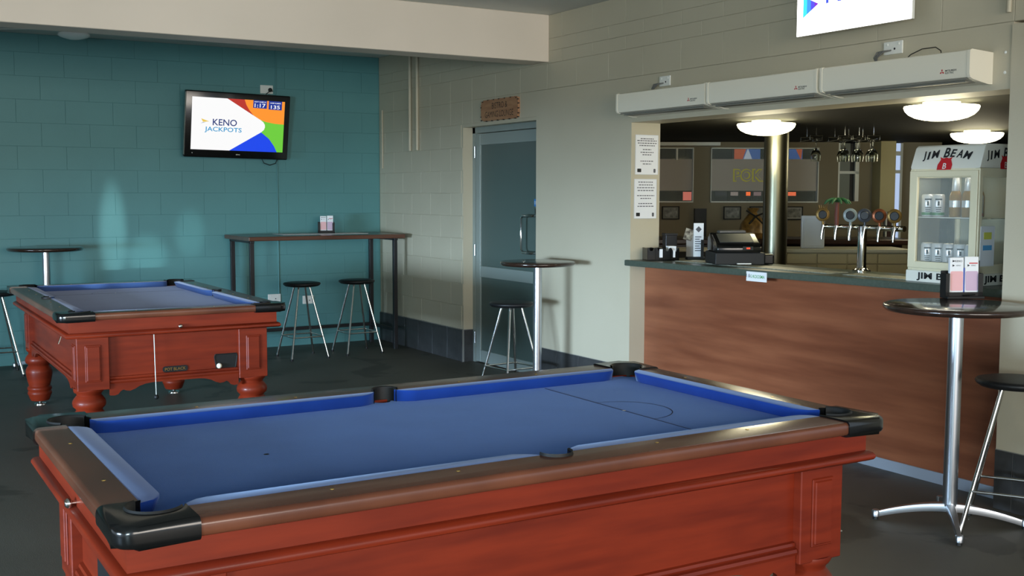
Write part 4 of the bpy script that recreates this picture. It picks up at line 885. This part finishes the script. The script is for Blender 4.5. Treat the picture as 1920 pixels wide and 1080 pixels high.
# brown paper / basket with dark twigs behind register
T = thing('gift_basket', 'brown paper wrapped basket with dark bow behind the register', 'basket', at(1411, 9.75, zh(447, 9.9)), -YAW)
T.location = at(1411, 10.1, zh(447, 9.9))
g = MB(); g.lathe([(0,0),(.10,0),(.125,.05),(.11,.13),(.06,.20),(.03,.235),(.055,.27),(.04,.275),(0,.24)], (0,0,0), 20); g.build('paper_wrap', mat('brown_wrap', (150, 116, 60), 0.4, noise=((96, 70, 34), 30, (1,1,1), 5)), T, smooth=30)
g = MB()
for a_, l_ in ((0.4, .09), (2.6, .10), (-0.8, .10), (-2.3, .09)): g.tube([(0, -0.10, 0.20), (l_*math.cos(a_), -0.12, 0.20+l_*math.sin(a_))], 0.008, 6)
g.build('ribbon', M_mblack, T)
# white upright tray
T = thing('white_tray', 'white plastic tray standing upright on the back bench', 'tray', at(1524, 9.35, zh(466, 9.2)), -YAW)
hw_ = 44/2085.5*9.3/2; g = MB(); g.box((-hw_, 0, 0), (hw_, 0.03, 0.275), 0.008, 2); g.build('tray_panel', mat('frosty_white', (182, 184, 184), 0.35), T)
g = MB(); g.box((-hw_+0.02, -0.004, 0.02), (hw_-0.02, 0.0, 0.25), 0.003); g.build('tray_inset', MATS['frosty_white'], T)

# ------------------------------------------------------------------ beer font
T = thing('beer_font', 'chrome beer tap font with six taps standing on the counter', 'beer taps', (5.165, 4.585, 1.04), 0)
g = MB(); g.lathe([(0,0),(.055,0),(.055,.010),(.036,.016),(.027,.03),(.026,.24),(.030,.27),(.0,.28)], (0,0,0), 28); g.build('column', M_chrome, T, smooth=50)
g = MB(); g.tube([(0.0, 0.29, 0.262), (0.0, -0.305, 0.262)], 0.017, 14); g.build('manifold', M_chrome, T, smooth=50)
M_copper = mat('dark_copper', (120, 66, 36), 0.35, 0.6); M_goldb = mat('aged_gold', (112, 86, 40), 0.4, 0.6); M_green = mat('palm_green', (38, 84, 44), 0.6); M_trunk = mat('palm_trunk', (88, 40, 26), 0.6)
cols = [M_goldb, M_trunk, mat('grey_badge', (120, 128, 124), 0.35), mat('dark_badge', (52, 54, 58), 0.35), M_copper, M_goldb]
for k in range(6):
    y = 0.262-0.108*k
    g = MB(); g.tube([(0.0, y, 0.262), (-0.055, y, 0.262)], 0.012, 12); g.tube([(-0.050, y, 0.272), (-0.058, y, 0.235), (-0.060, y, 0.185)], [0.012, 0.010, 0.007], 12); tp = g.build('tap', M_chrome, T, smooth=50)
    if k == 1:
        g = MB(); g.tube([(-0.05, y, 0.27), (-0.052, y, 0.34), (-0.048, y, 0.41)], [0.012, 0.014, 0.010], 10); h_ = tag(g.build('tap_handle', M_trunk, tp, smooth=50), 'palm tree shaped tap handle')
        for j in range(9):
            a = j*2*PI/9; g = MB(); pr = []
            pts = [(-0.048+0.0*math.cos(a), y, 0.41), (-0.048+0.035*math.cos(a), y+0.035*math.sin(a), 0.430), (-0.048+0.065*math.cos(a), y+0.065*math.sin(a), 0.418), (-0.048+0.08*math.cos(a), y+0.08*math.sin(a), 0.400)]
            g.tube(pts, [0.004, 0.010, 0.008, 0.002], 6); g.build('frond', M_green, h_)
    else:
        g = MB(); g.tube([(-0.05, y, 0.27), (-0.052, y, 0.300)], 0.008, 10); g.M = Matrix.Translation((-0.055, y, 0.335)) @ Matrix.Rotation(0.72, 4, 'Z') @ Matrix.Rotation(-PI/2, 4, 'Y')
        g.lathe([(0, -0.008), (.036, -0.008), (.041, -0.003), (.041, 0.004), (.036, 0.008), (0, 0.008)], (0,0,0), 24); h_ = g.build('tap_badge', cols[k], tp, smooth=40)
        g = MB(); g.M = Matrix.Translation((-0.055, y, 0.335)) @ Matrix.Rotation(0.72, 4, 'Z') @ Matrix.Rotation(-PI/2, 4, 'Y'); g.lathe([(0, 0.012), (.022, 0.012), (.026, 0.008)], (0,0,0), 18); g.build('badge_disc', M_dsteel if k in (3, 5) else M_mblack, h_, smooth=40)
        if k == 0:
            for j in range(5):
                g = MB(); g.tube([(-0.055, y-0.028+0.014*j, 0.370), (-0.055, y-0.034+0.017*j, 0.394)], [0.005, 0.002], 6); g.build('crown_point', M_goldb, h_)

# ------------------------------------------------------------------ hanging glasses
M_wg = mat('wine_glass', (236, 240, 236), 0.02, trans=1.0, ior=1.30)
def rack(px, px2, n, label, D=8.95):
    T = thing('glass_rack', label, 'rack', at((px+px2)/2, D, 0), -YAW, 'overhead glass racks')
    w_ = (px2-px)/2085.5*D/2
    for yy in (0, 0.28):
        g = MB(); g.tube([(-w_, yy, zh(262, D)), (-w_, yy, zh(254, D)), (w_, yy, zh(254, D)), (w_, yy, zh(262, D))], 0.004, 6); g.build('bracket', M_chrome, T)
        g = MB(); g.tube([(0, yy, zh(254, D)), (0, yy, 2.03)], 0.003, 6); g.build('hanger', M_chrome, T)
    for s in (-1, 1):
        g = MB(); g.tube([(s*w_, -0.02, zh(262, D)), (s*w_, 0.32, zh(262, D))], 0.003, 6); g.build('runner', M_chrome, T)
rack(1514, 1537, 1, 'small overhead chrome glass rack, leftmost, holding one glass')
rack(1567, 1591, 1, 'overhead chrome glass rack left in the row of three'); rack(1594, 1617, 1, 'overhead chrome glass rack in the middle of the row of three'); rack(1621, 1644, 1, 'overhead chrome glass rack right in the row of three')
gp = None
def wine_glass(px, D, label, grp='wine glasses hanging upside down'):
    global gp
    z = zh(259, 8.95)
    if gp is None:
        gp = thing('wine_glass', label, 'wine glass', (0,0,0), 0, grp)
        prof = [(.0,0),(.036,-.001),(.037,-.004),(.006,-.012),(.004,-.03),(.004,-.075),(.012,-.086),(.030,-.105),(.039,-.130),(.040,-.155),(.036,-.185),(.0345,-.185),(.0385,-.155),(.0375,-.132),(.028,-.107),(.010,-.090),(.0,-.087)]
        g = MB(); g.lathe(prof, (0,0,0), 20); g.build('glass_body', M_wg, gp, smooth=60); o = gp
    else: o = copy_tree(gp)
    o.location = at(px, D, z); tag(o, label, 'wine glass', grp); return o
wine_glass(1525.5, 8.95, 'single wine glass hanging upside down from the leftmost rack')
for px, lab in ((1579, 'left'), (1605.5, 'middle'), (1632, 'right')):
    for k in range(2):
        wine_glass(px-(5 if k else 0), 8.95+0.14*k, 'wine glass hanging upside down from the %s rack of three, %s' % (lab, ('front one', 'rear one')[k]))

# ------------------------------------------------------------------ counter-top drinks fridge
FX, FY0, FY1 = 4.83, 3.555, 3.975
T = thing('drinks_fridge', 'white countertop drinks fridge with whisky lettering and glass door', 'fridge', (FX, (FY0+FY1)/2, 1.04))
hw = (FY1-FY0)/2; dp = 0.40
M_frg = mat('fridge_white', (226, 222, 208), 0.3); M_frc = mat('fridge_cream_frame', (222, 212, 180), 0.35); M_int = mat('fridge_interior', (150, 150, 130), 0.5)
g = MB(); g.box((0.0, -hw-0.008, 0), (dp, hw+0.012, 0.062), 0.006, 2); g.build('base', M_frg, T)
# header box, front slopes back
g = MB(); g.profile([(0.0, 0.590), (0.003, 0.60), (0.035, 0.700), (0.05, 0.712), (dp, 0.712), (dp, 0.590)], -hw, hw, 'y'); 
g.bevel_sel(lambda e: abs(e.verts[0].co.y-e.verts[1].co.y) < 1e-5, 0.008, 2); hd = g.build('header', M_frg, T, smooth=40)
# frame posts: glass on front and both sides
g = MB()
for y in (-hw, hw-0.030):
    g.box((0.0, y, 0.062), (0.030, y+0.030, 0.590), 0.003); g.box((dp-0.03, y, 0.062), (dp, y+0.030, 0.590), 0.003)
for (z0, z1) in ((0.062, 0.105), (0.545, 0.590)):
    g.box((0.002, -hw+0.02, z0), (0.026, hw-0.02, z1)); g.box((0.02, -hw+0.002, z0), (dp-0.02, -hw+0.026, z1)); g.box((0.02, hw-0.026, z0), (dp-0.02, hw-0.002, z1))
g.build('frame', M_frc, T)
g = MB(); g.box((-0.012, hw-0.055, 0.075), (0.006, hw-0.006, 0.580), 0.003); g.box((-0.012, -hw+0.004, 0.075), (0.006, -hw+0.045, 0.580), 0.003); g.box((-0.0115, -hw+0.03, 0.075), (0.005, hw-0.03, 0.110), 0.003); g.box((-0.0115, -hw+0.03, 0.548), (0.005, hw-0.03, 0.580), 0.003); g.build('door_frame', M_frc, T)
g = MB(); g.box((0.008, -hw+0.03, 0.105), (0.011, hw-0.03, 0.55)); g.build('glass_door', M_pane, T)
g = MB(); g.box((0.03, -hw+0.010, 0.105), (dp-0.03, -hw+0.013, 0.55)); g.build('side_glass', M_pane, T)
g = MB(); g.box((0.03, hw-0.013, 0.105), (dp-0.03, hw-0.010, 0.55)); g.build('side_glass', M_pane, T)
g = MB(); g.box((dp-0.02, -hw+0.02, 0.062), (dp-0.004, hw-0.02, 0.59)); g.build('back_panel', M_int, T)
for z in (0.085, 0.335):
    g = MB(); g.box((0.02, -hw+0.016, z), (dp-0.025, hw-0.016, z+0.004))
    g.build('shelf', M_int if z < 0.1 else M_glass, T)
    g = MB(); g.tube([(0.022, -hw+0.02, z+0.004), (0.022, hw-0.02, z+0.004)], 0.003, 6); g.build('shelf_edge', M_white, T)
# lettering: arched on the header front, side header, base
Mf = Matrix(((0,0,-1,0),(-1,0,0,0),(0,1,0,0),(0,0,0,1)))   # faces -x
Ms = Matrix(((1,0,0,0),(0,0,-1,0),(0,1,0,0),(0,0,0,1)))     # faces -y
def arched(word, wd, h, base, parent, sink=0.010):
    n = len(word); widths = [0.45 if c == ' ' else (0.55 if c in 'IJ' else (1.15 if c == 'M' else 0.85)) for c in word]; tot = sum(widths); x = -wd/2
    for c, w_ in zip(word, widths):
        ww = w_/tot*wd; xc = x+ww/2; x += ww
        if c == ' ': continue
        t = xc/(wd/2); yy = -sink*t*t; big = 1.25 if c in 'JB' else 1.0
        g = text_mesh(c, h*big, xc, yy+(0.25*h*(big-1)), 0, M_ink, parent, 'header_lettering', bold=0.026, shear=0.18, wfit=ww*0.88, rot=-0.45*t*0.5)
        g.matrix_local = base
def crest(s, base, parent):
    P = [(-0.5,-0.42),(0.5,-0.42),(0.52,-0.1),(0.36,0.22),(0.44,0.40),(0.32,0.34),(0.18,0.30),(0,0.36),(-0.18,0.30),(-0.32,0.34),(-0.44,0.40),(-0.36,0.22),(-0.52,-0.1)]
    g = MB(); g.M = base; g.prism([(x*s, y*s) for x, y in P], 0, 0.0004); c = g.build('crest', M_red, parent)
    o = text_mesh('B', 0.36*s, 0, -0.18*s, 0.0008, M_white, c, 'crest_letter', bold=0.01); o.matrix_local = base
tilt = math.atan2(0.032, 0.10)
bf = Matrix.Translation((0.0150, 0.0, 0.652)) @ Matrix.Rotation(tilt, 4, 'Y') @ Mf @ Matrix.Translation((0, 0.020, 0.001))
bf = Matrix.Translation((0.0165, 0.0, 0.648)) @ Matrix.Rotation(tilt, 4, 'Y') @ Mf @ Matrix.Translation((0, 0.022, 0.0012))
arched('JIM BEAM', 0.300, 0.042, bf, hd, 0.020)
crest(0.085, Matrix.Translation((0.0165, 0.0, 0.648)) @ Matrix.Rotation(tilt, 4, 'Y') @ Mf @ Matrix.Translation((0.0, -0.032, 0.0012)), hd)
bs = Matrix.Translation((dp/2, -hw-0.0006, 0.665)) @ Ms
arched('JIM BEAM', 0.31, 0.042, bs, hd, 0.020); crest(0.085, Matrix.Translation((dp/2, -hw-0.0006, 0.622)) @ Ms, hd)
o = text_mesh('JIM BEAM', 0.044, 0, 0, 0, M_ink, T, 'base_lettering', bold=0.03, wfit=0.30); o.matrix_local = Matrix.Translation((-0.0008, 0, 0.030)) @ Mf
o = text_mesh('JIM BEAM', 0.044, 0, 0, 0, M_ink, T, 'base_lettering', bold=0.03, wfit=0.30); o.matrix_local = Matrix.Translation((dp/2, -hw-0.0088, 0.030)) @ Ms
# notice taped on the side glass
g = MB(); g.box((0.02, -hw-0.002, 0.10), (0.13, -hw-0.0005, 0.30)); nt_ = tag(g.build('taped_notice', M_paper, T), 'white notice with yellow and blue print')
g = MB(); g.prism(arc(0.075, 0, 0.028, 0, 2*PI, 14)[:-1], 0, 0.0004); g.b.free()
g = MB(); g.box((0.045, -hw-0.0026, 0.235), (0.105, -hw-0.002, 0.27)); g.build('print_patch', mat('lime_print', (206, 204, 90), 0.6), nt_)
g = MB(); g.box((0.040, -hw-0.0026, 0.180), (0.110, -hw-0.002, 0.205)); g.build('print_patch', mat('sky_print', (90, 160, 205), 0.6), nt_)
# cans and bottles as things of their own
M_can = mat('can_white', (215, 215, 212), 0.25, 0.3); M_gold = mat('golden_glass', (150, 112, 46), 0.12)
can_proto = {}
def can(x, y, z, band, label, grp):
    key = band
    if key not in can_proto:
        c = thing('drink_can', label, 'can', (0,0,0), 0, grp)
        g = MB(); g.lathe([(0,0),(.026,0),(.0315,.006),(.0315,.106),(.028,.114),(.026,.116),(.0,.114)], (0,0,0), 20); g.build('can_body', M_can, c, smooth=50)
        g = MB(); g.lathe([(.0317,.008),(.0317,.022)], (0,0,0), 20); g.build('colour_band', {'g': mat('can_green', (60, 120, 60), 0.4), 'r': mat('can_red', (180, 50, 46), 0.4), 'k': M_ink}[band] if band != 'k' else mat('can_grey', (120, 118, 114), 0.4), c, smooth=50)
        g = MB(); g.M = Matrix.Rotation(-2.3, 4, 'Z')
        for (a0, a1, z0, z1) in ((-0.55, 0.55, .086, .094), (-.16, .16, .058, .080), (-.45, .45, .046, .050), (-.4, .4, .036, .040), (-.35, .35, .026, .030)): g.lathe([(.0319, z0), (.0319, z1)], (0,0,0), 6, a0-0.15, a1-0.15)
        g.build('printed_label', M_ink, c, smooth=60)
        can_proto[key] = c; o = c
    else: o = copy_tree(can_proto[key])
    o.location = (FX+x, (FY0+FY1)/2+y, 1.04+z); tag(o, label, 'can', grp)
names = ('leftmost', 'second from left', 'middle', 'second from right', 'rightmost')
for k in range(5): can(0.065, hw-0.070-0.0675*k, 0.089, 'k', 'white can in the bottom row of the drinks fridge, %s' % names[k], 'cans in the drinks fridge')
can(0.065, hw-0.065, 0.343, 'g', 'white can with green band on the upper fridge shelf, left one', 'cans in the drinks fridge'); can(0.065, hw-0.131, 0.343, 'g', 'white can with green band on the upper fridge shelf, right one', 'cans in the drinks fridge')
can(0.065, hw-0.360, 0.343, 'r', 'white can with red band on the upper fridge shelf', 'cans in the drinks fridge')
for k in range(3):
    B = thing('bottle', ('golden bottle with white neck label on the upper fridge shelf, left one', 'golden bottle with white neck label on the upper fridge shelf, middle one', 'golden bottle with white neck label standing behind the red banded can')[k], 'bottle', (FX+(0.09, 0.09, 0.16)[k], (FY0+FY1)/2+(hw-0.215-0.075*k if k < 2 else hw-0.30), 1.383), 0, 'bottles in the drinks fridge')
    g = MB(); g.lathe([(0,0),(.027,0),(.0295,.006),(.0295,.105),(.024,.125),(.014,.142),(.0,.143)], (0,0,0), 20); g.build('bottle_body', M_gold, B, smooth=50)
    g = MB(); g.lathe([(.0185,.132),(.0205,.136),(.0165,.196),(.016,.200),(0,.201)], (0,0,0), 16); g.build('neck_label', M_can, B, smooth=50)
    g = MB(); g.lathe([(.0300,.05),(.0300,.085)], (0,0,0), 12, PI*0.7, PI*1.5); g.build('body_label', M_can, B, smooth=50)
l = bpy.data.lights.new('fridge_tube', 'AREA'); l.shape = 'RECTANGLE'; l.size = 0.3; l.size_y = 0.04; l.energy = 0.6; l.color = (1.0, 0.97, 0.85)
lo = bpy.data.objects.new('fridge_tube', l); C.objects.link(lo); lo.location = (FX+0.10, (FY0+FY1)/2, 1.04+0.58); lo.rotation_euler = (0, 0, PI/2)

# ------------------------------------------------------------------ litter on the floor
M_scrap = mat('paper_scrap', (170, 166, 152), 0.8); M_stain = mat('floor_stain', (36, 36, 34), 0.5)
for k, (x, y, s, lab) in enumerate(((3.455, 3.33, 0.012, 'pale scrap on the floor just right of the near pool table'), (3.76, 3.42, 0.010, 'pale scrap on the floor left of the cross shaped table base'), (3.18, 2.83, 0.012, 'pale scrap on the floor lowest right of the near pool table'))):
    g = MB(); g.prism([(x+s*math.cos(a)*(1+0.4*math.sin(3*a)), y+s*1.4*math.sin(a)) for a in [i*2*PI/9 for i in range(9)]], 0.0, 0.003); tag(g.build('scrap', M_scrap), lab, 'litter')
for k, (x, y, s, lab) in enumerate(((0.30, 5.72, 0.05, 'long pale scuffed patch on the floor left of the near pool table, upper one'), (0.47, 5.60, 0.05, 'long pale scuffed patch on the floor beside the near pool table, lower one'))):
    g = MB(); g.prism([(x+s*1.2*math.cos(a)*(1+0.2*math.sin(3*a)), y+s*0.7*math.sin(a)) for a in [i*2*PI/11 for i in range(11)]], 0.0, 0.001); tag(g.build('scuff', M_scrap), lab, 'mark')
